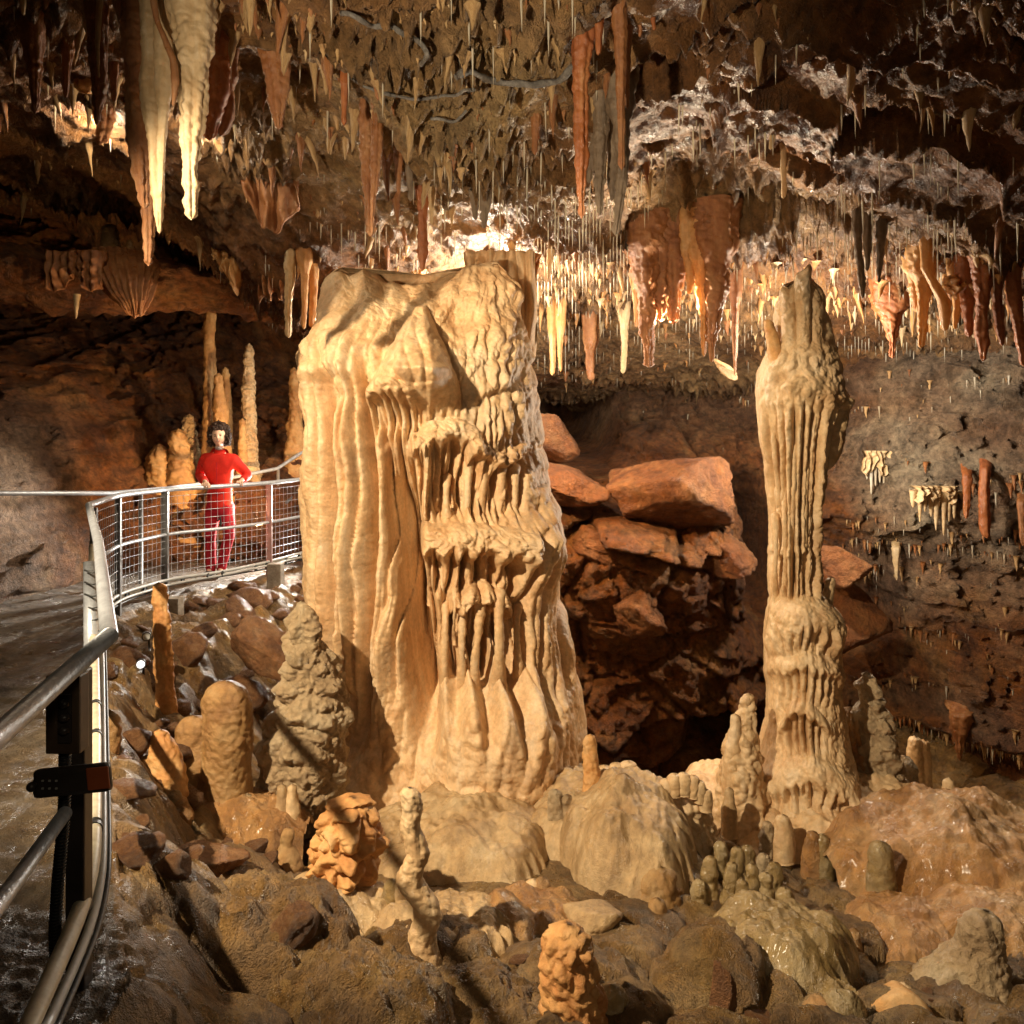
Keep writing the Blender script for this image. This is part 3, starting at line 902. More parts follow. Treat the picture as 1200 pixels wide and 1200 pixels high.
def drip(parent, u0, v0, u1, v1, w0, w1, d, mat=M_COLUMN, belly=0.0, nm='drip_column', foot=True):
    n = 9
    ks = []
    ph = random.random() * 6
    for i in range(n):
        t = i / (n - 1)
        w = 1.5 * w0 * (1 - t) ** 2.2 + 1.5 * w1 * t ** 2.6 + min(w0, w1) * .38 * (1 + .25 * math.sin(7 * t + ph * 3))
        u = u0 + (u1 - u0) * t + 1.0 * math.sin(ph + 5 * t)
        ks.append((u, v0 + (v1 - v0) * t, w, d + .13 * t ** 4 + .10 * (1 - t) ** 4))
    return formation(nm, ks, d, mat, nth=16, parent=parent, disp=dn, extend=.06 if foot else 0, n=max(12, int((v1 - v0) * .5)))


for (a, b, c, d_, w0, w1, dd) in [
        (543, 700, 541, 803, 5, 5, 5.60), (563, 696, 556, 800, 7, 4, 5.58), (586, 694, 583, 790, 5, 7, 5.56),
        (532, 690, 533, 736, 4, 1, 5.55), (607, 712, 606, 800, 4, 7, 5.72), (500, 620, 505, 690, 5, 3, 5.68),
        (516, 640, 520, 720, 5, 3, 5.66), (497, 530, 500, 612, 5, 4, 5.80), (512, 525, 509, 610, 5, 4, 5.78),
        (524, 560, 524, 612, 3, 8, 5.76), (548, 535, 547, 612, 5, 5, 5.80), (567, 540, 565, 612, 6, 4, 5.82),
        (588, 540, 590, 614, 5, 4, 5.86), (604, 548, 602, 614, 5, 4, 5.90), (549, 640, 549, 676, 4, 3, 5.62),
        (521, 700, 522, 815, 4, 6, 5.64)]:
    drip(mc, a, b - 6, c, d_ + 10, w0 * .9, w1 * .9, dd + .09)

# hanging drapery behind the top right of the column, folded cloth of calcite
def curtain(name, parent, u0, u1, v0, vb, d, mat, folds=5, thick=.05, seed=0, dd=.0, taper=.6):
    """hanging drapery: a folded sheet with real thickness; vb(t) is its lower edge"""
    nu, nv = 60, 60
    t = np.linspace(0, 1, nu); s = np.linspace(0, 1, nv)
    S, T = np.meshgrid(s, t, indexing='ij')
    bot = np.array([vb(a) for a in t])[None]
    v = v0 + (bot - v0) * S
    u = u0 + (u1 - u0) * T + 5 * perlin(T * 3 + seed, S * 1.5)
    rr = pipes(T * folds + .25 * perlin(T * 4 + seed, S * 2.), seed=seed)
    dep = d + dd * T - .16 * rr * (.5 + .5 * S) + .05 * perlin(T * 9 + seed, S * 5)
    X = (u - 600) / F * d; Z = EYE - (v - HOR) / F * d
    th = thick * (1 - .8 * S ** 2)
    A = np.stack([X, dep - th, Z], -1).reshape(-1, 3); B = np.stack([X, dep + th, Z], -1).reshape(-1, 3)
    Q1 = grid_quads(nv, nu, flip=True); Q2 = grid_quads(nv, nu) + nu * nv
    rim = []
    k = nu * nv
    for i in range(nu - 1):
        rim.append((i, i + 1, k + i + 1, k + i)); a = (nv - 1) * nu + i; rim.append((a + 1, a, k + a, k + a + 1))
    for j in range(nv - 1):
        a = j * nu; b = (j + 1) * nu; rim.append((b, a, k + a, k + b))
        a += nu - 1; b += nu - 1; rim.append((a, b, k + b, k + a))
    V = np.concatenate([A, B]); Q = np.concatenate([Q1, Q2, np.array(rim)])
    if parent is not None:
        return link(name, mesh_np(name, V - np.array(parent.location), Q), mat, parent, (0, 0, 0))
    base = at(.5 * (u0 + u1), v0, d)
    return link(name, mesh_np(name, V - np.array(base), Q), mat, None, base)


curtain('drapery', mc, 545, 628, 296, lambda a: 300 + 150 * (a ** .7) - 26 * max(0, a - .8) * 5 + 8 * math.sin(a * 23), 7.15, M_COLUMN, 7, .05, 3)
curtain('drapery', mc, 598, 632, 300, lambda a: 430 - 110 * a + 8 * math.sin(a * 17), 7.35, M_DRAPE, 4, .04, 9)


# ---- right column
def relief_right(u, v, X, Y, Z, phi):
    D = .035 * fbm(X * 4, Y * 4, Z * 3, 3) + .014 * fbm(X * 12, Y * 12, Z * 7, 3)
    wob = .5 * perlin(u / 40., v / 120., 2.) + .15 * perlin(u / 15., v / 40., 6.)
    fan = (u - 930) / (1 + .0035 * np.clip(v - 420, 0, 160)) * 0 + (u - 930) * (1 + .0045 * np.clip(v - 430, 0, 170))
    p = pipes(fan / 12.5 + wob * .55, seed=21)
    m = sstep(455, 500, v + 10 * perlin(u / 9., v / 50.)) * (1 - sstep(690, 704, v))
    D += m * (.105 * p ** .8 - .08 + .03 * pipes(fan / 31. + wob * .5, seed=22))
    D += (1 - sstep(395, 405, v)) * (.07 * pipes(u / 19. + wob * .5, seed=24) - .04)
    # the rounded head with folds
    D += .05 * np.abs(perlin(u / 14., v / 22., 4.)) * (1 - sstep(470, 500, v)) * sstep(400, 415, v)
    D += .07 * np.exp(-np.abs(v - 452 - .3 * (u - 930)) / 14.) * sstep(440, 450, v + .3 * (930 - u) * -1)
    D -= .10 * np.exp(-((u - 915) / 7) ** 2 - ((v - 445) / 9) ** 2)
    # ledges of the lower half
    D += shelf(u, v, 896, 950, 640, 8, .03, 700, 10, 31, 2, rec=.09)
    D += shelf(u, v, 895, 985, 698, 44, .07, 770, 10, 32, 14, rec=.08)
    D += shelf(u, v, 895, 985, 768, 18, .045, 830, 9, 33, 8, rec=.08)
    D += shelf(u, v, 915, 970, 820, 16, .07, 890, 9, 35, 26, rec=.10)
    D += shelf(u, v, 880, 1000, 884, 34, .09, 955, 12, 36, 26, rec=.07)
    D += shelf(u, v, 930, 1015, 950, 22, .07, 1010, 10, 37, 16, rec=.08)
    D += shelf(u, v, 880, 1030, 1012, 26, .10, 1100, 13, 38, 10, rec=.12)
    D += .022 * np.abs(perlin(X * 13, Y * 13, Z * 9)) + .012 * np.abs(perlin(X * 32, Y * 32, Z * 26)) + .008 * fbm(X * 26, Y * 26, Z * 20, 3)
    return D


rc = empty('slender_column', at(945, 1000, 6.25))
tag(rc, 'tall slender pale column with fluted waist joining floor and ceiling at the right', 'column')
sil = [(326, 918, 950), (336, 911, 962), (360, 909, 967), (390, 908, 971), (402, 905, 972), (415, 899, 976), (440, 889, 981), (480, 890, 981),
       (520, 894, 975), (560, 901, 965), (600, 906, 955), (650, 907, 950), (692, 906, 954), (704, 904, 966), (720, 902, 978), (750, 900, 981),
       (780, 899, 981), (810, 903, 977), (850, 901, 985), (880, 894, 990), (930, 868, 1012), (980, 846, 1036), (1030, 836, 1054), (1080, 870, 1056),
       (1130, 880, 1060)]
front = [(326, .10), (336, .19), (395, .22), (415, .28), (450, .33), (560, .22), (690, .20), (710, .30), (850, .36), (930, .55), (1000, .70), (1130, .5)]
hero('column_body', sil, 6.25, front, front, relief_right, M_PALE, 620, 300, e=.9, parent=rc,
     topline=[(900, 362), (910, 346), (918, 336), (926, 341), (934, 322), (945, 314), (953, 330), (962, 338), (972, 360)])
dn = noise_fn(.008, 12, .004, 26, seed=8)
formation('stalagmite_spur', [(974, 676, 5), (972, 690, 6), (968, 706, 8), (962, 722, 10), (958, 735, 12)], 6.15, M_PALE, parent=rc, nth=24, disp=dn)
formation('stalagmite_spur', [(899, 374, 5), (904, 390, 7), (907, 405, 8), (910, 420, 9), (914, 436, 10)], 6.1, M_ORANGE, parent=rc, nth=24, disp=dn)
for (a, b, c, d_, w0, w1, dd) in [(921, 560, 919, 700, 3, 3, 6.02), (932, 480, 927, 650, 3, 4, 5.98), (905, 480, 913, 600, 4, 3, 6.05),
                                  (950, 480, 941, 690, 3, 4, 6.0), (962, 480, 950, 640, 3, 3, 6.05), (908, 600, 910, 700, 4, 3, 6.06),
                                  (938, 640, 936, 700, 3, 3, 6.02)]:
    drip(rc, a, b, c, d_, w0 * .7, w1 * .7, dd, M_PALE)

# ------------------------------------------------------------------ stalagmites
kn = noise_fn(.05, 4, .06, 7.5, seed=1, fine=.016)
lumpy = noise_fn(.045, 5, .03, 12, seed=5, fine=.008)
soft = noise_fn(.02, 6, .008, 18, seed=9, fine=.004)
rough = noise_fn(.03, 7, .035, 20, seed=13, fine=.012)
drippy = noise_fn(.035, 5, .03, 13, .04, 14, .008, seed=17)

formation('knobbly_stalagmite', [(353, 704, 7), (355, 725, 13), (356, 750, 20), (364, 775, 30), (366, 800, 36), (368, 830, 42), (358, 860, 50),
                                 (355, 900, 50), (352, 945, 50), (348, 985, 56), (345, 1010, 60)], 5.3, M_CAUL,
          'fat grey green cauliflower-textured stalagmite left of the massive column', 'stalagmite', 'stalagmites on the cave floor',
          nth=200, n=330, disp=kn, extend=.2)
formation('stalagmite', [(264, 797, 20), (264, 806, 24), (266, 830, 29), (268, 870, 29), (264, 905, 28), (262, 940, 32), (262, 975, 44)], 4.95, M_STUMP,
          'stout flat-topped ochre stalagmite crossed by a railing shadow', 'stalagmite', 'stalagmites on the cave floor', nth=110, n=150, disp=soft, extend=.2)
formation('stalagmite', [(226, 838, 16), (225, 850, 18), (228, 890, 24), (230, 930, 34), (234, 975, 50)], 5.05, M_STUMP,
          'short flat-topped ochre stump directly left of the stout stalagmite', 'stalagmite', 'stalagmites on the cave floor', nth=80, n=90, disp=soft, extend=.2)
formation('stalagmite', [(187, 854, 9), (190, 875, 16), (194, 905, 22), (192, 935, 26), (196, 985, 34)], 4.6, M_ORANGE,
          'pointed amber stalagmite leaning nearest the railing conduits', 'stalagmite', 'stalagmites on the cave floor', nth=70, n=90, disp=soft, extend=.2)
formation('stalagmite', [(172, 884, 9), (174, 905, 12), (176, 940, 16), (176, 975, 20)], 4.6, M_STUMP,
          'small dark rounded stalagmite in shade beside the pointed amber one', 'stalagmite', 'stalagmites on the cave floor', nth=48, n=60, disp=soft, extend=.2)
formation('thin_stalagmite', [(186, 682, 6), (187, 700, 8), (189, 725, 9), (191, 750, 10), (192, 775, 11), (193, 800, 10), (195, 830, 12)], 5.6, M_ORANGE,
          'slim orange-topped stalagmite standing just below the walkway edge', 'stalagmite', 'stalagmites on the cave floor', nth=48, n=110, disp=noise_fn(.02, 9, .012, 16, seed=4), extend=.4)
formation('stalagmite', [(128, 831, 8), (131, 845, 9), (133, 865, 9), (131, 892, 8), (131, 915, 10)], 4.1, M_STUMP,
          'small reddish stalagmite right beside the vertical railing pipe', 'stalagmite', 'stalagmites on the cave floor', nth=40, n=60, disp=soft, extend=.4)
formation('wavy_stalagmite', [(478, 922, 9), (482, 934, 12), (484, 950, 12), (479, 968, 12), (486, 985, 13), (491, 1000, 14), (484, 1016, 14), (478, 1030, 16), (488, 1044, 17), (500, 1060, 16), (501, 1078, 16), (494, 1095, 17), (494, 1112, 19), (497, 1132, 27)],
          3.58, M_PALE, 'thin crooked bright stalagmite standing alone in the foreground', 'stalagmite', 'stalagmites on the cave floor',
          nth=80, n=180, disp=noise_fn(.006, 9, .006, 22, seed=2), extend=.12)
formation('stalagmite', [(338, 970, 7), (337, 982, 8), (336, 990, 7), (336, 1000, 14), (337, 1015, 19), (336, 1032, 14)], 4.5, M_STUMP,
          'small gourd shaped stalagmite with a round knob on top', 'stalagmite', 'stalagmites on the cave floor', nth=48, n=60, disp=noise_fn(.006, 8), extend=.08)
formation('stalagmite', [(692, 860, 6), (691, 872, 8), (693, 895, 9), (694, 920, 11), (694, 945, 16)], 5.3, M_ORANGE,
          'slim orange finger stalagmite on the smooth pale dome', 'stalagmite', 'stalagmites on the cave floor', nth=48, n=80, disp=noise_fn(.012, 9, .008, 22, seed=3), extend=.3)
for (u, v0, v1, w, l) in [(650, 924, 962, 8, 'short grey twin stalagmite, the taller left one on the pale dome'),
                          (664, 930, 972, 7, 'short grey twin stalagmite, the right one beside the orange finger')]:
    formation('stalagmite', [(u, v0, w * .9), (u, v0 + 12, w), (u + 2, v1, w * 1.3)], 5.2, M_CAUL, l, 'stalagmite', 'stalagmites on the cave floor', nth=40, n=44,
              disp=noise_fn(.008, 9, .008, 22, seed=u), extend=.3)
formation('cone_stalagmite', [(877, 812, 6), (877, 828, 8), (874, 838, 13), (872, 860, 17), (869, 890, 23), (868, 930, 29), (870, 980, 34), (872, 1020, 40)], 5.95, M_PALE,
          'pale conical stalagmite with knob tip left of the slender column', 'stalagmite', 'stalagmites on the cave floor', nth=110, n=190, disp=lumpy, extend=.2)
formation('stalagmite', [(861, 836, 5), (862, 850, 7), (860, 868, 9), (858, 900, 12)], 5.9, M_PALE,
          'little pale side spire leaning on the conical stalagmite', 'stalagmite', 'stalagmites on the cave floor', nth=36, n=44, disp=soft, extend=.2)
formation('grey_stalagmite', [(1015, 787, 8), (1016, 803, 9), (1019, 815, 13), (1024, 840, 19), (1026, 870, 24), (1028, 910, 29), (1032, 950, 36), (1036, 1000, 42)], 6.3, M_CAUL,
          'knobbly blue grey stalagmite right of the slender column', 'stalagmite', 'stalagmites on the cave floor', nth=120, n=190, disp=noise_fn(.04, 5, .05, 9, seed=6), extend=.3)
formation('stalagmite', [(998, 828, 12), (998, 850, 15), (1002, 880, 17), (1006, 920, 20)], 6.35, M_WETO,
          'rounded orange stalagmite between slender column and grey one', 'stalagmite', 'stalagmites on the cave floor', nth=60, n=70, disp=drippy, extend=.3)
for (u, v0, v1, w, d, m, l) in [(1112, 911, 968, 7, 5.9, M_PALE, 'slim pink stalagmite finger on the wet mound at right'),
                             (1141, 925, 965, 10, 5.9, M_PALE, 'chipped white-topped stalagmite right of the pink finger'),
                             (1166, 948, 985, 10, 5.8, M_PALE, 'pink stub stalagmite, rightmost of the trio on the wet mound'),
                             (1146, 966, 992, 9, 5.5, M_PALE, 'small round white stalagmite in front of the chipped one'),
                             (1072, 862, 900, 8, 7.4, M_PALE, 'left one of two small pale knobs in the dark behind the mound'),
                             (1083, 866, 900, 6, 7.4, M_PALE, 'right one of two small pale knobs in the dark behind the mound'),
                             (1190, 985, 1030, 10, 5.3, M_WETO, 'rounded ochre stalagmite cut by the right edge of view'),
                             (770, 1052, 1100, 11, 4.3, M_STUMP, 'banded tan stalagmite under the hooded rock'),
                             (745, 908, 940, 9, 5.5, M_CAUL, 'small grey stub with flat cap behind the smooth dome'),
                             (716, 1153, 1215, 20, 3.2, M_OLIVE, 'glossy olive round-topped stalagmite at the bottom edge'),
                             (763, 1150, 1180, 8, 3.7, M_OLIVE, 'tiny olive nub beside the pointed slab'),
                             (1032, 985, 1040, 14, 4.9, M_OLIVE, 'dull olive stub on the left flank of the wet mound'),
                             (1060, 1151, 1170, 8, 3.7, M_PALE, 'small white egg-like ball near the orange boulder')]:
    formation('stalagmite', [(u, v0, w * .85), (u, v0 + .35 * (v1 - v0), w), (u + 1, v1, w * 1.25)], d, m, l, 'stalagmite',
              'stalagmites on the cave floor', nth=44, n=50, disp=noise_fn(.007, 9, .006, 20, seed=u * .1), extend=.25)
# big foreground stalagmite at lower right
formation('stalagmite', [(1152, 1066, 17), (1152, 1080, 21), (1148, 1105, 24), (1140, 1125, 38), (1128, 1150, 50), (1120, 1175, 60), (1120, 1215, 70)], 3.9, M_CAUL,
          'large muddy stalagmite with finger top in the lower right corner', 'stalagmite', 'stalagmites on the cave floor', nth=150, n=160, disp=noise_fn(.025, 6, .02, 14, seed=11), extend=.2)
# coral-like lumps and stumps
formation('calcite_lump', [(412, 934, 20), (410, 945, 27), (408, 965, 32), (405, 990, 36), (402, 1015, 36), (400, 1040, 26), (398, 1052, 16)], 4.12, M_ORANGE,
          'pitted orange calcite lump lying before the column foot', 'stalagmite', None, nth=140, n=150, disp=noise_fn(.03, 6, .06, 11, seed=21), extend=0, ecc=1.1)
formation('calcite_lump', [(664, 1082, 22), (663, 1095, 27), (664, 1120, 31), (668, 1150, 34), (672, 1180, 36), (676, 1215, 38)], 3.1, M_ORANGE,
          'bright orange broken stump with a flat lit face at the bottom edge', 'stalagmite', None, nth=120, n=120, disp=noise_fn(.012, 8, .026, 17, seed=25), extend=.1)
# scalloped cap
cz = empty('scalloped_stalagmite', at(798, 985, 5.25))
tag(cz, 'squat tooth-like stalagmite with a scalloped white cap', 'stalagmite', 'stalagmites on the cave floor')
formation('trunk', [(798, 912, 26), (798, 930, 30), (800, 960, 33), (805, 1000, 40)], 5.25, M_PALE, parent=cz, nth=80, n=90, disp=drippy, extend=.2)
for (u, v, w) in [(780, 912, 9), (790, 906, 10), (801, 905, 10), (812, 908, 9), (820, 914, 8), (827, 924, 8), (774, 920, 7)]:
    formation('cap_knob', [(u, v, w * .8), (u, v + 12, w), (u, v + 26, w * .9)], 5.08, M_PALE, parent=cz, nth=32, n=24, disp=noise_fn(.006, 9, seed=u))
# cluster of knob-tipped stalagmites
cl = empty('stalagmite_cluster', at(870, 1080, 4.9))
tag(cl, 'tight cluster of knob-tipped glossy stalagmites before the slender column', 'stalagmite cluster')
formation('cluster_base', [(868, 1020, 34), (868, 1040, 52), (872, 1065, 62), (880, 1100, 72)], 4.95, M_OLIVE, parent=cl, nth=130, n=90, disp=noise_fn(.05, 5, .05, 9, seed=33), extend=.2)
for (u, v0, v1, w, d) in [(832, 1003, 1062, 11, 4.55), (846, 985, 1040, 9, 4.95), (862, 992, 1040, 10, 4.75), (856, 1010, 1060, 9, 4.5), (878, 990, 1035, 9, 5.0),
                          (893, 1000, 1045, 10, 4.8), (908, 1010, 1060, 12, 4.55), (898, 1022, 1070, 9, 4.4), (838, 992, 1030, 8, 5.1), (880, 1012, 1060, 9, 4.5),
                          (868, 1030, 1075, 9, 4.35), (918, 1040, 1085, 13, 4.3), (820, 1030, 1075, 10, 4.5)]:
    ks = []
    for i in range(7):
        t = i / 6
        ks.append((u + 2 * math.sin(3 * t + u), v0 + (v1 - v0) * t, w * (.75 + .35 * t + .14 * math.sin(t * 15 + u))))
    formation('stalagmite_finger', ks, d, M_CAUL if (int(u) % 2) else M_OLIVE, parent=cl, nth=36, n=44, disp=noise_fn(.006, 9, .008, 18, seed=u), extend=.1)
# flat-capped group behind the dome
fc = empty('capped_stalagmite', at(725, 930, 5.7)); tag(fc, 'low stalagmites with flat white button caps behind the domes', 'stalagmite cluster')
for (u, v, w) in [(708, 896, 9), (722, 893, 9), (736, 891, 11), (716, 905, 8), (700, 912, 7)]:
    formation('button_cap', [(u, v, w * .5), (u, v + 2, w), (u, v + 7, w * .95), (u, v + 12, w * .5), (u, v + 40, w * .6)], 5.7, M_PALE, parent=fc, nth=28, n=40, disp=noise_fn(.004, 9, seed=u), extend=.2)
# hooded form
formation('hooded_rock', [(772, 1014, 14), (770, 1024, 24), (770, 1050, 28), (764, 1080, 28), (758, 1110, 24), (752, 1130, 18)], 4.5, M_STUMP,
          'hood-shaped amber flowstone with a hollow face between the cracks', 'flowstone', None, nth=90, n=110, disp=noise_fn(.05, 4, .02, 10, seed=41), extend=.2)

# far stalagmites by the left wall
G = 'stalagmites along the left wall'
for (ks, d, m, l, nd_) in [
    ([(246, 352, 6), (246, 380, 7), (245, 395, 6), (247, 430, 7), (246, 460, 7), (246, 500, 8), (247, 540, 12)], 10.2, M_STUMP, 'tallest slim stalagmite rising behind the woman to the ledge', .03),
    ([(256, 437, 4), (257, 455, 6), (258, 480, 8), (258, 510, 9), (260, 545, 12)], 10.0, M_STUMP, 'shorter stalagmite touching the tall slim one behind the woman', .03),
    ([(292, 402, 3), (292, 425, 6), (292, 450, 7), (292, 490, 8), (291, 530, 9), (291, 560, 14)], 10.4, M_CAUL, 'grey ringed pointed stalagmite right of the woman', .04),
    ([(284, 490, 4), (284, 520, 4), (284, 560, 7)], 10.3, M_STUMP, 'thin short orange stalagmite beside the grey ringed one', .02),
    ([(344, 430, 4), (346, 450, 6), (347, 480, 7), (347, 510, 10), (346, 545, 16)], 10.9, M_STUMP, 'pointed stalagmite between the grey one and massive column', .04),
    ([(264, 430, 3), (265, 450, 5), (265, 480, 7)], 11.2, M_STUMP, 'faint little stalagmite in shade behind the slim pair', .02),
    ([(209, 502, 7), (211, 520, 11), (211, 550, 14), (212, 580, 20)], 10.1, M_STUMP, 'rounded brown stalagmite left of the woman by the wall', .05),
    ([(222, 485, 5), (222, 510, 9), (222, 545, 13)], 10.4, M_CAUL, 'small pale brown stalagmite behind the rounded one', .04),
    ([(186, 520, 8), (186, 540, 14), (186, 580, 20)], 10.1, M_STUMP, 'low wide brown stalagmite bulge on the left wall shelf', .05),
    ([(130, 262, 8), (130, 280, 10), (128, 305, 14)], 9.6, M_STUMP, 'broad dim stalagmite standing on the ledge before the dark niche', .03),
    ([(152, 281, 3), (152, 295, 5), (152, 312, 7)], 9.0, M_STUMP, 'small pointed stalagmite on the ledge above the fan flowstone', .02)]:
    ks = ks + [(ks[-1][0], ks[-1][1] + 60, ks[-1][2] * 1.3)] if d > 9.8 else ks
    formation('stalagmite', ks, d, m, l, 'stalagmite', G, nth=40, n=90, disp=noise_fn(nd_, 5, nd_ * .6, 13, seed=ks[0][0]))
# ------------------------------------------------------------------ things hanging from the ceiling
PU, PV = px(CX, CY, CZ)


def ceil_depth(u, v, default=4.3):
    i = int(np.clip(((u - 600) / F + .92) / 1.84 * (nx - 1), 0, nx - 1))
    col = PV[:, i]
    if v < col[60:].min() or v <= 5:
        j = np.argmax(col > 0)
        return max(default, float(yy[j]) * (1 - .0 * v))
    j = np.argmax(col > v)
    return float(yy[j]) if j > 0 else default


def wall_depth(u, v):
    i = int(np.argmin(np.hypot(WPU - u, WPV - v)))
    return float(WY.ravel()[i])


WPU, WPV = px(WX.ravel(), WY.ravel(), WZ.ravel())
HANG = 'large stalactites hanging from the ceiling'
